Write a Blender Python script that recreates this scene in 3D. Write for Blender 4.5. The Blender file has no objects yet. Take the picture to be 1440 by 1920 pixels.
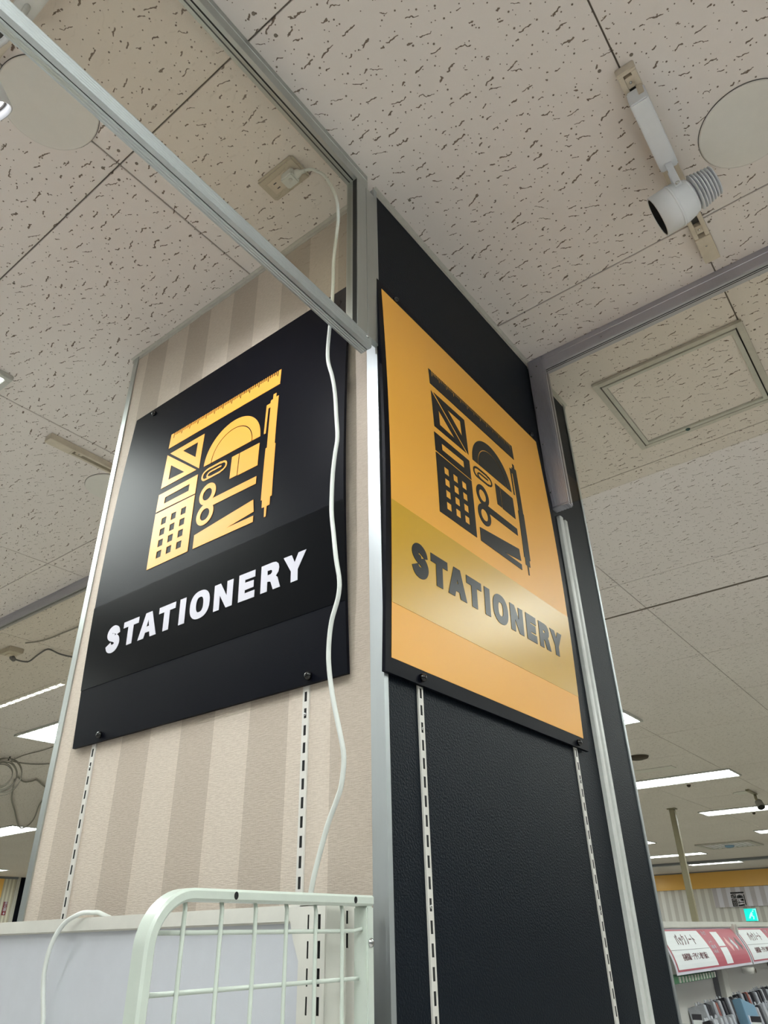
import bpy, bmesh, math, random
from mathutils import Vector, Matrix
random.seed(7)
S = bpy.context.scene
COL = S.collection
PI = math.pi
H = 2.915                                   # ceiling height

# ---------------------------------------------------------------- camera
cd = bpy.data.cameras.new('camera')
cam = bpy.data.objects.new('camera', cd); COL.objects.link(cam)
Rw = ((0.61066819, -0.79161527, -0.0207275),      # image right, down, forward in the room's axes
      (0.39452705, 0.32683275, -0.85879495),
      (0.68660962, 0.51626119, 0.5119))
r_, d_, f_ = [Vector(v).normalized() for v in Rw]
M = Matrix.Identity(4)
for i in range(3):
    M[i][0] = r_[i]; M[i][1] = -d_[i]; M[i][2] = -f_[i]
M.translation = Vector((-0.789, -0.601, 1.5))
cam.matrix_world = M
cd.sensor_fit = 'VERTICAL'; cd.sensor_height = 24.0
cd.lens = 24.0 * 1344.06 / 1920.0
cd.clip_start = 0.02; cd.clip_end = 100
S.camera = cam

# ---------------------------------------------------------------- light and exposure
S.view_settings.view_transform = 'Standard'; S.view_settings.look = 'None'
S.view_settings.gamma = 1.0; S.view_settings.use_curve_mapping = False
S.view_settings.exposure = -0.16
W = bpy.data.worlds.new('store_surroundings'); S.world = W; W.use_nodes = True
W.node_tree.nodes['Background'].inputs[0].default_value = (0.93, 0.96, 1.0, 1)
W.node_tree.nodes['Background'].inputs[1].default_value = 0.22
PANEL = 24.0                                # radiance of the fluorescent diffusers
SPOT = 21.0                                 # watts of the lit spotlight

# ---------------------------------------------------------------- materials
def mat(name, col, rough=0.5, metal=0.0, spec=0.5, emit=None, es=0.0):
    m = bpy.data.materials.new(name); m.use_nodes = True
    b = m.node_tree.nodes['Principled BSDF']
    b.inputs['Base Color'].default_value = (*col, 1); b.inputs['Roughness'].default_value = rough
    b.inputs['Metallic'].default_value = metal; b.inputs['Specular IOR Level'].default_value = spec
    if emit:
        b.inputs['Emission Color'].default_value = (*emit, 1); b.inputs['Emission Strength'].default_value = es
    return m
class NT:
    def __init__(s, m): s.t = m.node_tree; s.b = s.t.nodes['Principled BSDF']
    def n(s, k, **kw):
        x = s.t.nodes.new(k)
        for a, v in kw.items(): setattr(x, a, v)
        return x
    def l(s, a, b): s.t.links.new(a, b)
    def math(s, op, a, b=None, c=None, clamp=False):
        x = s.n('ShaderNodeMath', operation=op, use_clamp=clamp)
        for i, v in enumerate((a, b, c)):
            if v is None: continue
            if isinstance(v, (int, float)): x.inputs[i].default_value = v
            else: s.l(v, x.inputs[i])
        return x.outputs[0]
    def pos(s): return s.n('ShaderNodeNewGeometry').outputs['Position']
    def sep(s, v):
        x = s.n('ShaderNodeSeparateXYZ'); s.l(v, x.inputs[0]); return x.outputs
    def comb(s, a, b, c=0.0):
        x = s.n('ShaderNodeCombineXYZ')
        for i, v in enumerate((a, b, c)):
            if isinstance(v, (int, float)): x.inputs[i].default_value = v
            else: s.l(v, x.inputs[i])
        return x.outputs[0]
    def noise(s, v, scale, detail=2.0, rough=0.5, dim='3D'):
        x = s.n('ShaderNodeTexNoise', noise_dimensions=dim); s.l(v, x.inputs['Vector'])
        x.inputs['Scale'].default_value = scale; x.inputs['Detail'].default_value = detail; x.inputs['Roughness'].default_value = rough
        return x
    def mix(s, f, a, b):
        x = s.n('ShaderNodeMix', data_type='RGBA')
        if isinstance(f, (int, float)): x.inputs[0].default_value = f
        else: s.l(f, x.inputs[0])
        for i, v in ((6, a), (7, b)):
            if isinstance(v, tuple): x.inputs[i].default_value = (*v, 1)
            else: s.l(v, x.inputs[i])
        return x.outputs[2]
    def ramp(s, v, a, b):                    # smooth 0..1 between a and b
        x = s.n('ShaderNodeMapRange', interpolation_type='SMOOTHSTEP'); s.l(v, x.inputs[0])
        x.inputs[1].default_value = a; x.inputs[2].default_value = b
        return x.outputs[0]
    def bump(s, h, strength, dist):
        x = s.n('ShaderNodeBump'); s.l(h, x.inputs['Height'])
        x.inputs['Strength'].default_value = strength; x.inputs['Distance'].default_value = dist
        s.l(x.outputs[0], s.b.inputs['Normal'])

def ceiling_mat():
    m = mat('fissured_ceiling_board', (0.6, 0.56, 0.53), 0.95, spec=0.1); k = NT(m)
    P = k.sep(k.pos()); x0, y0 = P[0], P[1]
    p2 = k.comb(x0, y0)
    w1 = k.noise(p2, 55, 1.0, dim='2D').outputs['Color']; W1 = k.sep(w1)
    w2 = k.noise(p2, 150, 1.0, dim='2D').outputs['Color']; W2 = k.sep(w2)
    def warp(c, a, b):
        return k.math('ADD', k.math('ADD', c, k.math('MULTIPLY', k.math('SUBTRACT', a, 0.5), 0.0085)), k.math('MULTIPLY', k.math('SUBTRACT', b, 0.5), 0.0052))
    xs_, ys_ = warp(x0, W1[0], W2[0]), warp(y0, W1[1], W2[1])
    def layer(sx, sy, off, streak, wid, keep):
        x, y = (xs_, ys_) if streak else (x0, y0)
        q = k.comb(k.math('MULTIPLY_ADD', x, sx, off), k.math('MULTIPLY_ADD', y, sy, off))
        v = k.n('ShaderNodeTexVoronoi', voronoi_dimensions='2D'); k.l(q, v.inputs['Vector'])
        v.inputs['Scale'].default_value = 1.0; v.inputs['Randomness'].default_value = 0.82
        Q = k.sep(q); Pp = k.sep(v.outputs['Position']); c = k.sep(v.outputs['Color'])
        lx = k.math('DIVIDE', k.math('SUBTRACT', Q[0], Pp[0]), sx); ly = k.math('DIVIDE', k.math('SUBTRACT', Q[1], Pp[1]), sy)
        if streak:
            a = k.math('MULTIPLY', k.math('SUBTRACT', c[0], 0.62), 1.1)
            ca, sa = k.math('COSINE', a), k.math('SINE', a)
            rx = k.math('SUBTRACT', k.math('MULTIPLY', lx, ca), k.math('MULTIPLY', ly, sa))
            ry = k.math('ADD', k.math('MULTIPLY', lx, sa), k.math('MULTIPLY', ly, ca))
            hl = k.math('MULTIPLY_ADD', k.math('MULTIPLY', c[1], c[1]), 0.0135, 0.003)
            e = k.math('MAXIMUM', k.math('SUBTRACT', k.math('ABSOLUTE', ry), hl), 0.0)
        else:
            rx, e = lx, ly
        d = k.math('SQRT', k.math('ADD', k.math('MULTIPLY', rx, rx), k.math('MULTIPLY', e, e)))
        r = k.math('MULTIPLY', k.math('MULTIPLY_ADD', c[1 if not streak else 0], 0.7, 0.65), wid)
        f = k.math('SUBTRACT', 1.0, k.math('DIVIDE', d, r))
        f = k.ramp(f, -0.1, 0.35)
        return k.math('MULTIPLY', f, k.math('LESS_THAN', c[2], keep))
    a = layer(30, 20, 0.0, True, 0.00135, 0.88)
    b = layer(31, 31, 7.3, False, 0.0017, 0.92)
    c = layer(50, 50, 3.1, False, 0.0011, 0.5)
    f = k.math('MAXIMUM', a, k.math('MAXIMUM', b, c))
    big = k.noise(p2, 1.3, 3, dim='2D').outputs[0]
    base = k.mix(big, (0.75, 0.69, 0.66), (0.81, 0.755, 0.725))
    k.l(k.mix(k.math('MULTIPLY', f, 0.92), base, (0.16, 0.115, 0.085)), k.b.inputs['Base Color'])
    fine = k.noise(p2, 420, 2, dim='2D').outputs[0]
    h = k.math('SUBTRACT', k.math('MULTIPLY', fine, 0.25), f)
    k.bump(h, 0.5, 0.002)
    return m
def wallpaper_mat():
    m = mat('striped_linen_wallpaper', (0.6, 0.5, 0.42), 0.8, spec=0.25); k = NT(m)
    pos = k.pos(); P = k.sep(pos)
    fr = k.math('FRACT', k.math('DIVIDE', k.math('ADD', P[1], 1.72 - 0.007), 0.1726))
    dark = k.math('LESS_THAN', fr, 0.5)
    col = k.mix(dark, (0.65, 0.57, 0.49), (0.515, 0.445, 0.375))
    q = k.comb(k.math('MULTIPLY', P[1], 0.16), P[2]); n1 = k.noise(q, 520, 3, 0.6, '2D').outputs[0]
    q2 = k.comb(P[1], k.math('MULTIPLY', P[2], 0.16)); n2 = k.noise(q2, 620, 2, 0.6, '2D').outputs[0]
    f = k.math('ADD', k.math('MULTIPLY', n1, 0.7), k.math('MULTIPLY', n2, 0.3))
    k.l(k.mix(k.ramp(f, 0.35, 0.65), (0.8, 0.78, 0.76), (1, 1, 1)), (mm := k.n('ShaderNodeMix', data_type='RGBA', blend_type='MULTIPLY')).inputs[7])
    mm.inputs[0].default_value = 0.55; k.l(col, mm.inputs[6]); k.l(mm.outputs[2], k.b.inputs['Base Color'])
    k.bump(f, 0.55, 0.0012)
    return m
def leather_mat(name, col, rough, scale, st, dist=0.001, spec=0.5):
    m = mat(name, col, rough, spec=spec); k = NT(m)
    n = k.noise(k.pos(), scale, 2, 0.55).outputs[0]; k.bump(n, st, dist)
    return m
def alu_mat(name, col, rough):
    m = mat(name, col, rough, 1.0); k = NT(m); P = k.sep(k.pos())
    n = k.noise(k.comb(P[0], P[1], k.math('MULTIPLY', P[2], 0.06)), 160, 3).outputs[0]
    k.l(k.math('MULTIPLY_ADD', n, 0.22, rough - 0.1), k.b.inputs['Roughness'])
    k.bump(k.noise(k.pos(), 9, 2).outputs[0], 0.12, 0.004)
    return m
def glass_mat(name, tint, refl=1.0):
    m = bpy.data.materials.new(name); m.use_nodes = True; t = m.node_tree; t.nodes.clear()
    o = t.nodes.new('ShaderNodeOutputMaterial'); mx = t.nodes.new('ShaderNodeMixShader')
    a = t.nodes.new('ShaderNodeBsdfTransparent'); a.inputs[0].default_value = (*tint, 1)
    g = t.nodes.new('ShaderNodeBsdfGlossy'); g.inputs['Roughness'].default_value = 0.02
    fr = t.nodes.new('ShaderNodeFresnel'); fr.inputs[0].default_value = 1.45
    ge = t.nodes.new('ShaderNodeNewGeometry'); inv = t.nodes.new('ShaderNodeMath'); inv.operation = 'SUBTRACT'; inv.inputs[0].default_value = 1.0
    ml = t.nodes.new('ShaderNodeMath'); ml.operation = 'MULTIPLY'            # outer surface only: a solid sheet, no inner mirror
    t.links.new(ge.outputs['Backfacing'], inv.inputs[1]); t.links.new(fr.outputs[0], ml.inputs[0]); t.links.new(inv.outputs[0], ml.inputs[1])
    t.links.new(ml.outputs[0], mx.inputs[0]); t.links.new(a.outputs[0], mx.inputs[1]); t.links.new(g.outputs[0], mx.inputs[2])
    t.links.new(mx.outputs[0], o.inputs[0])
    return m
def stripes_far_mat(name='far_striped_wall', ca=(0.82, 0.80, 0.76), cb=(0.63, 0.60, 0.56), per=0.20):
    m = mat(name, (0.5, 0.47, 0.42), 0.8); k = NT(m); P = k.sep(k.pos())
    s = k.math('ADD', P[1], P[0])
    fr = k.math('FRACT', k.math('DIVIDE', s, per))
    k.l(k.mix(k.ramp(k.math('ABSOLUTE', k.math('SUBTRACT', fr, 0.5)), 0.22, 0.28), ca, cb), k.b.inputs['Base Color'])
    return m
def paint_mat(name, col, rough, dirt=0.0):
    m = mat(name, col, rough); k = NT(m)
    n = k.noise(k.pos(), 35, 4, 0.6).outputs[0]
    k.l(k.mix(k.ramp(n, 0.3, 0.75), tuple(c * (1 - dirt) for c in col), col), k.b.inputs['Base Color'])
    k.bump(k.noise(k.pos(), 900, 1).outputs[0], 0.06, 0.0005)
    return m

Mt = {}
Mt['ceil'] = ceiling_mat()
Mt['joint'] = mat('joint_shadow_board', (0.20, 0.17, 0.14), 0.95)
Mt['paper'] = wallpaper_mat()
Mt['blackwall'] = leather_mat('black_grained_panel', (0.005, 0.0085, 0.014), 0.45, 300, 0.5, 0.0022, 0.11)
Mt['signblack'] = leather_mat('satin_black_board', (0.002, 0.0025, 0.006), 0.41, 900, 0.3, 0.0006, 0.07)
Mt['darkband'] = leather_mat('smooth_black_film', (0.0025, 0.003, 0.0045), 0.28, 500, 0.08, 0.0005, 0.07)
Mt['yellow'] = leather_mat('yellow_vinyl', (0.90, 0.40, 0.055), 0.40, 900, 0.15, 0.0004)
Mt['orange'] = leather_mat('orange_sheet', (0.86, 0.42, 0.055), 0.42, 900, 0.2, 0.0005)
Mt['gold'] = leather_mat('mustard_film', (0.60, 0.345, 0.022), 0.33, 500, 0.1, 0.0005)
Mt['white_vinyl'] = mat('white_vinyl', (0.68, 0.67, 0.76), 0.45)
Mt['black_vinyl'] = leather_mat('black_vinyl', (0.006, 0.007, 0.009), 0.36, 700, 0.1, 0.0005, 0.3)
Mt['alu'] = alu_mat('brushed_aluminium', (0.52, 0.555, 0.57), 0.48)
Mt['aludark'] = alu_mat('anodised_aluminium', (0.50, 0.50, 0.56), 0.42)
Mt['alugrey'] = alu_mat('grey_anodised_aluminium', (0.50, 0.53, 0.52), 0.42)
Mt['gasket'] = mat('black_rubber', (0.006, 0.006, 0.006), 0.6)
Mt['glass'] = glass_mat('smoke_curtain_glass', (0.965, 0.95, 0.905))
Mt['trim'] = paint_mat('off_white_trim', (0.60, 0.58, 0.53), 0.5, 0.12)
Mt['whiterail'] = paint_mat('white_plastic_rail', (0.66, 0.68, 0.66), 0.35, 0.1)
Mt['standard'] = paint_mat('cream_enamel', (0.72, 0.70, 0.66), 0.4, 0.08)
Mt['slot'] = mat('slot_hollow', (0.008, 0.008, 0.009), 0.9)
Mt['knob'] = mat('black_plastic_cap', (0.006, 0.006, 0.007), 0.12)
Mt['cable'] = paint_mat('white_cable_sheath', (0.70, 0.73, 0.70), 0.38, 0.08)
Mt['greycable'] = mat('grey_cable', (0.28, 0.265, 0.23), 0.6)
Mt['darkcable'] = mat('dark_cable', (0.06, 0.06, 0.065), 0.6)
Mt['greenwhite'] = paint_mat('pale_green_white_enamel', (0.60, 0.66, 0.60), 0.28, 0.06)
Mt['gondola'] = paint_mat('warm_white_enamel', (0.68, 0.67, 0.62), 0.35, 0.06)
Mt['panel'] = paint_mat('cool_white_back_panel', (0.56, 0.58, 0.63), 0.55, 0.03)
Mt['screw'] = mat('zinc_screw', (0.6, 0.62, 0.62), 0.25, 1.0)
Mt['lampwhite'] = paint_mat('white_lamp_enamel', (0.74, 0.76, 0.80), 0.35, 0.03)
Mt['cream'] = paint_mat('aged_cream_plastic', (0.66, 0.58, 0.47), 0.5, 0.1)
Mt['channel'] = mat('track_channel', (0.07, 0.065, 0.06), 0.6)
Mt['plate'] = paint_mat('ceiling_disc_paint', (0.74, 0.71, 0.665), 0.6, 0.03)
Mt['outlet'] = paint_mat('beige_outlet_plastic', (0.52, 0.46, 0.36), 0.35, 0.05)
Mt['baffle'] = mat('lamp_baffle', (0.004, 0.004, 0.004), 0.8)
Mt['lamp_on'] = mat('lit_lens', (1, 1, 1), 0.3, emit=(0.95, 0.95, 1.0), es=9)
Mt['tube'] = mat('fluorescent_diffuser', (0.9, 0.9, 0.9), 0.5, emit=(0.93, 1.0, 0.96), es=PANEL)
Mt['frame'] = paint_mat('fixture_frame', (0.58, 0.58, 0.55), 0.5, 0.05)
Mt['fascia'] = leather_mat('glossy_orange_fascia', (0.95, 0.55, 0.13), 0.3, 3, 0.25, 0.02)
Mt['farstripe'] = stripes_far_mat()
Mt['farwall'] = mat('grey_bulkhead', (0.22, 0.23, 0.25), 0.4)
Mt['floor'] = mat('store_floor', (0.58, 0.55, 0.53), 0.5)
Mt['dimfloor'] = mat('olive_bounce_floor', (0.31, 0.295, 0.24), 0.95)  # unseen floor area, made dark olive to cut bounce on the far ceiling
Mt['pole'] = mat('olive_beige_pole', (0.30, 0.27, 0.18), 0.5)
Mt['pink'] = mat('crimson_print', (0.46, 0.10, 0.14), 0.45)
Mt['paperwhite'] = mat('white_print', (0.80, 0.84, 0.86), 0.5)
Mt['ink'] = mat('dark_red_ink', (0.12, 0.02, 0.03), 0.5)
Mt['greyink'] = mat('grey_ink', (0.2, 0.2, 0.22), 0.5)
Mt['exit'] = mat('exit_sign_face', (0.0, 0.5, 0.42), 0.4, emit=(0.0, 0.85, 0.72), es=1.0)
Mt['exitfig'] = mat('exit_sign_figure', (0.6, 0.9, 0.9), 0.4, emit=(0.35, 0.95, 0.9), es=0.9)
Mt['film'] = leather_mat('clear_plastic_wrap', (0.55, 0.57, 0.62), 0.18, 40, 0.5, 0.01)
Mt['packdark'] = mat('dark_notebook_spine', (0.03, 0.03, 0.04), 0.4)
Mt['packred'] = mat('brick_red_cover', (0.33, 0.09, 0.07), 0.4)
Mt['packblue'] = mat('pale_blue_cover', (0.20, 0.36, 0.50), 0.3)
Mt['packpink'] = mat('pink_cover', (0.75, 0.42, 0.42), 0.4)
Mt['green'] = mat('green_clip', (0.12, 0.30, 0.17), 0.5)
Mt['brown'] = mat('brown_recess', (0.06, 0.045, 0.03), 0.8)
Mt['redsign'] = mat('dark_red_sign', (0.25, 0.02, 0.03), 0.5)
Mt['blueglow'] = mat('pale_blue_dome', (0.25, 0.42, 0.62), 0.2)
Mt['ventface'] = mat('pale_vent_face', (0.80, 0.78, 0.82), 0.3)
Mt['hatchmetal'] = mat('grey_hatch_metal', (0.56, 0.56, 0.52), 0.35)
Mt['ventgrey'] = mat('dusty_grey_housing', (0.25, 0.24, 0.22), 0.5)
Mt['bannerfilm'] = stripes_far_mat('banner_stripes', (0.80, 0.78, 0.86), (0.60, 0.56, 0.60), 0.24)
Mt['farpanel'] = mat('warm_white_panel', (0.86, 0.84, 0.79), 0.5)
Mt['leftstripe'] = stripes_far_mat('cream_stripes', (0.80, 0.76, 0.64), (0.58, 0.53, 0.42), 0.085)
Mt['teal'] = mat('teal_latch', (0.03, 0.09, 0.09), 0.4)

# ---------------------------------------------------------------- object helpers
def wloc(o):
    v = Vector((0, 0, 0))
    while o: v = v + o.location; o = o.parent
    return v
def thing(name, loc, label, cat, group=None, kind=None):
    o = bpy.data.objects.new(name, None); o.empty_display_size = 0.05; COL.objects.link(o); o.location = loc
    return tag(o, label, cat, group, kind)
def tag(o, label=None, cat=None, group=None, kind=None):
    if label: o['label'] = label
    if cat: o['category'] = cat
    if group: o['group'] = group
    if kind: o['kind'] = kind
    return o
def obj(name, verts, faces, m, parent=None, smooth=False, mats=None, fm=None):
    """verts in room coordinates; a child keeps its thing's base as origin, a lone mesh its own centre"""
    me = bpy.data.meshes.new(name)
    if parent is not None: base = wloc(parent)
    else:
        n = max(1, len(verts)); base = Vector((sum(v[0] for v in verts) / n, sum(v[1] for v in verts) / n, min(v[2] for v in verts)))
    me.from_pydata([(v[0] - base.x, v[1] - base.y, v[2] - base.z) for v in verts], [], faces)
    for q in (mats or [m]): me.materials.append(q)
    if fm: me.polygons.foreach_set('material_index', fm)
    if smooth: me.polygons.foreach_set('use_smooth', [True] * len(me.polygons))
    me.update()
    o = bpy.data.objects.new(name, me); COL.objects.link(o)
    if parent is not None: o.parent = parent
    else: o.location = base
    return o
class G:
    """collects geometry for ONE mesh"""
    def __init__(s): s.v = []; s.f = []
    def add(s, v, f):
        n = len(s.v); s.v += [tuple(p) for p in v]; s.f += [tuple(i + n for i in q) for q in f]; return s
    def box(s, a, b, bev=0.0, mtx=None):
        bm = bmesh.new(); bmesh.ops.create_cube(bm, size=1)
        for v in bm.verts:
            v.co = Vector(((a[i] + b[i]) / 2 + v.co[i] * (b[i] - a[i]) for i in range(3)))
        if bev: bmesh.ops.bevel(bm, geom=bm.edges[:], offset=bev, segments=2, affect='EDGES')
        bm.verts.index_update()
        s.add([(mtx @ v.co if mtx else v.co) for v in bm.verts], [[v.index for v in f.verts] for f in bm.faces]); bm.free(); return s
    def prism(s, prof, axis, a, b, taper=None):
        """closed 2-D profile swept along axis from a to b; profile in the other two axes (cyclic order)"""
        n = len(prof); vs = []
        for t in (a, b):
            for (p, q) in prof:
                vs.append({'x': (t, p, q), 'y': (p, t, q), 'z': (p, q, t)}[axis])
        fs = [(i, (i + 1) % n, n + (i + 1) % n, n + i) for i in range(n)] + [tuple(range(n))[::-1], tuple(range(n, 2 * n))]
        return s.add(vs, fs)
    def lathe(s, prof, mtx, seg=32, close=True):
        vs = []; fs = []
        for r, h in prof:
            for i in range(seg):
                a = 2 * PI * i / seg; vs.append(mtx @ Vector((r * math.cos(a), r * math.sin(a), h)))
        for j in range(len(prof) - 1):
            for i in range(seg):
                k = (i + 1) % seg; fs.append((j * seg + i, j * seg + k, (j + 1) * seg + k, (j + 1) * seg + i))
        if close: fs.append(tuple(range(seg))[::-1]); fs.append(tuple((len(prof) - 1) * seg + i for i in range(seg)))
        return s.add(vs, fs)
    def tube(s, pts, r, seg=10, smooth=True, sub=4, square=False):
        P = [Vector(p) for p in pts]
        if smooth:
            Q = []
            for i in range(len(P) - 1):
                p0, p1, p2, p3 = P[max(i - 1, 0)], P[i], P[i + 1], P[min(i + 2, len(P) - 1)]
                for j in range(sub):
                    t = j / sub
                    Q.append(0.5 * ((2 * p1) + (p2 - p0) * t + (2 * p0 - 5 * p1 + 4 * p2 - p3) * t * t + (3 * p1 - p0 - 3 * p2 + p3) * t ** 3))
            Q.append(P[-1]); P = Q
        T = [(P[min(i + 1, len(P) - 1)] - P[max(i - 1, 0)]).normalized() for i in range(len(P))]
        up = Vector((0, 0, 1)) if abs(T[0].z) < 0.9 else Vector((1, 0, 0))
        nrm = (up - up.dot(T[0]) * T[0]).normalized(); vs = []; fs = []
        for p, t in zip(P, T):
            nrm = (nrm - nrm.dot(t) * t).normalized(); bi = t.cross(nrm)
            for i in range(seg):
                a = 2 * PI * i / seg; vs.append(p + r * (math.cos(a) * nrm + math.sin(a) * bi))
        for j in range(len(P) - 1):
            for i in range(seg):
                k = (i + 1) % seg; fs.append((j * seg + i, j * seg + k, (j + 1) * seg + k, (j + 1) * seg + i))
        fs.append(tuple(range(seg))[::-1]); fs.append(tuple((len(P) - 1) * seg + i for i in range(seg)))
        return s.add(vs, fs)
    def mk(s, name, m, parent=None, smooth=False): return obj(name, s.v, s.f, m, parent, smooth)
def box(name, a, b, m, parent=None, bev=0.0): return G().box(a, b, bev).mk(name, m, parent)
def copy_tree(o, loc, parent=None):
    c = o.copy(); COL.objects.link(c); c.parent = parent
    if parent is None: c.location = loc
    for ch in list(o.children): copy_tree(ch, None, c)
    return c
def frame_to(d, o):
    z = Vector(d).normalized(); x = Vector((0, 0, 1)).cross(z)
    x = x.normalized() if x.length > 1e-4 else Vector((1, 0, 0)); y = z.cross(x)
    m = Matrix((x, y, z)).transposed().to_4x4(); m.translation = Vector(o); return m
def dome(name, at, d, r, h, m, parent, seg=16):
    return G().lathe([(r, 0), (r, h * 0.25), (r * 0.9, h * 0.6), (r * 0.62, h * 0.88), (r * 0.25, h)], frame_to(d, at), seg).mk(name, m, parent, True)
def screw(at, d, r, parent, name='screw'):
    g = G().lathe([(r, 0), (r, r * 0.25), (r * 0.6, r * 0.5)], frame_to(d, at), 12)
    return g.mk(name, Mt['screw'], parent, True)
def wallframe(o, right, up):
    r = Vector(right).normalized(); u = Vector(up).normalized(); n = r.cross(u)
    m = Matrix((r, u, n)).transposed().to_4x4(); m.translation = Vector(o); return m
def shade_auto(o):
    for p in o.data.polygons: p.use_smooth = True

# ================================================================= SETTING
def struct(o): o['kind'] = 'structure'; return o
X0, X1, Y0, Y1 = -9.0, 22.0, -9.0, 22.0
TX = [2.35 - 0.91 * k for k in range(5, -1, -1)] + [2.71 + 0.91 * k for k in range(0, 12)]
TY = [0.382 + 0.91 * k for k in range(-3, 13)]
# ceiling: dark-jointed backing over the tiled part, plain board beyond it
v = []; f = []; fm = []
def quad(x0, y0, x1, y1, z, mi):
    n = len(v); v.extend([(x0, y0, z), (x0, y1, z), (x1, y1, z), (x1, y0, z)]); f.append((n, n + 1, n + 2, n + 3)); fm.append(mi)
quad(X0, Y0, TX[0], Y1, H, 0); quad(TX[-1], Y0, X1, Y1, H, 0)
quad(TX[0], Y0, TX[-1], TY[0], H, 0); quad(TX[0], TY[-1], TX[-1], Y1, H, 0)
quad(TX[0], TY[0], TX[-1], TY[-1], H + 0.006, 1)
quad(X1 + .3, Y0 - .3, X0 - .3, Y1 + .3, H + 0.2, 0)
ceiling = struct(obj('ceiling', v, f, None, mats=[Mt['ceil'], Mt['joint']], fm=fm))
ceiling['label'] = 'off-white fissured acoustic board ceiling with dark joint lines'
shared = {}
for i in range(len(TX) - 1):
    for j in range(len(TY) - 1):
        w, d = TX[i + 1] - TX[i], TY[j + 1] - TY[j]; key = round(w, 3)
        gp = 0.0017
        if key not in shared:
            g = G().box((gp, gp, -0.0005), (w - gp, d - gp, 0.0059), 0.0008)
            me = bpy.data.meshes.new('ceiling_tile'); me.from_pydata(g.v, [], g.f); me.materials.append(Mt['ceil']); shared[key] = me
        o = bpy.data.objects.new('ceiling_tile', shared[key]); COL.objects.link(o); o.parent = ceiling
        # a hair of unevenness between boards
        o.location = Vector((TX[i], TY[j], H + random.uniform(0, 0.0006))) - ceiling.location
g = G()
for i in range(0, 8):
    for j in range(0, 8):
        if i + 1 >= len(TX): continue
        x0, x1, y0, y1 = TX[i], TX[i + 1], TY[j], TY[j + 1]
        for yy in (y0 + .03, (y0 + y1) / 2 + .02, y1 - .028):
            for xx in (x0 + .022, (x0 + x1) / 2, x1 - .022):
                a, b = xx + random.uniform(-.006, .006), yy + random.uniform(-.006, .006)
                g.lathe([(0.0030, 0.0), (0.0036, 0.0008)], Matrix.Translation((a, b, H - 0.0011)), 8)
nh = g.mk('nail_head', Mt['joint'], ceiling); nh['kind'] = 'stuff'
fl_ = struct(obj('floor', [(X0, Y0, 0), (3.2, Y0, 0), (3.2, 3.2, 0), (X0, 3.2, 0), (X1, Y0, 0), (X1, 3.2, 0), (X1, Y1, 0), (X0, Y1, 0), (3.2, Y1, 0)] ,
    [(0, 1, 2, 3), (1, 4, 5, 2), (2, 5, 6, 8), (3, 2, 8, 7)], None, mats=[Mt['floor'], Mt['dimfloor']], fm=[0, 1, 1, 1]))
fl_['label'] = 'unseen pale aisle floor with a darker olive area added to dim the far ceiling'
# far wall facing the camera side, three bands
wr = struct(box('wall_right', (X1, Y0, 0), (X1 + 0.2, Y1, 2.505), Mt['farstripe']))
wr['label'] = 'distant wall papered in pale grey stripes'
t2 = struct(box('trim_2', (X1 - 0.06, Y0, 2.502), (X1 + 0.2, Y1, 2.888), Mt['fascia'])); t2['label'] = 'glossy orange fascia band over the distant striped wall'
t3 = struct(box('trim_3', (X1 - 0.08, Y0, 2.889), (X1 + 0.2, Y1, H - 0.002), Mt['farwall'])); t3['label'] = 'grey bulkhead above the orange fascia'
# thin raised seam on the ceiling
g = G()
g.tube([(2.705, -2.4, H - 0.001), (2.70, -0.6, H - 0.002), (2.712, 0.6, H - 0.001), (2.708, 3.0, H - 0.001)], 0.005, 6)
s1 = struct(g.mk('trim_4', Mt['joint'])); s1['label'] = 'dusty uneven seam strip across the ceiling'
# low beam line near the far wall
s2 = struct(box('trim_5', (18.35, Y0, H - 0.05), (18.6, Y1, H - 0.002), Mt['farwall'])); s2['label'] = 'dark ceiling beam in front of the grey bulkhead'

# ================================================================= COLUMN
CX, CY = 0.948, 0.85
col = thing('column', (CX / 2, CY / 2, 0), 'square column with striped beige paper on one face and black grained panel on the other', 'column')
box('core', (0.006, 0.006, 0), (CX - 0.006, CY, H - 0.001), Mt['gondola'], col)
box('striped_panel', (0, 0.004, 0), (0.005, CY - 0.002, H - 0.001), Mt['paper'], col)['label'] = 'beige two-tone striped wallpaper panel'
box('black_panel', (0.004, 0, 0), (CX - 0.004, 0.005, H - 0.001), Mt['blackwall'], col)['label'] = 'black leather-grained panel'
g = G().prism([(-0.0035, -0.0035), (0.0065, -0.0035), (0.0065, -0.0002), (-0.0002, -0.0002), (-0.0002, 0.021), (-0.0035, 0.021)][::-1], 'z', 0, H - 0.002)
g.mk('corner_trim', Mt['alu'], col)['label'] = 'aluminium corner angle'
g = G().prism([(-0.003, CY - 0.016), (-0.003, CY + 0.003), (0.02, CY + 0.003), (0.02, CY), (0, CY), (0, CY - 0.016)], 'z', 0, H - 0.002)
g.mk('corner_trim', Mt['alugrey'], col)
g = G().prism([(CX - 0.008, -0.0028), (CX + 0.003, -0.0028), (CX + 0.003, 0.018), (CX, 0.018), (CX, -0.0002), (CX - 0.008, -0.0002)], 'z', 0, H - 0.002)
g.mk('corner_trim', Mt['alu'], col)
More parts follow.
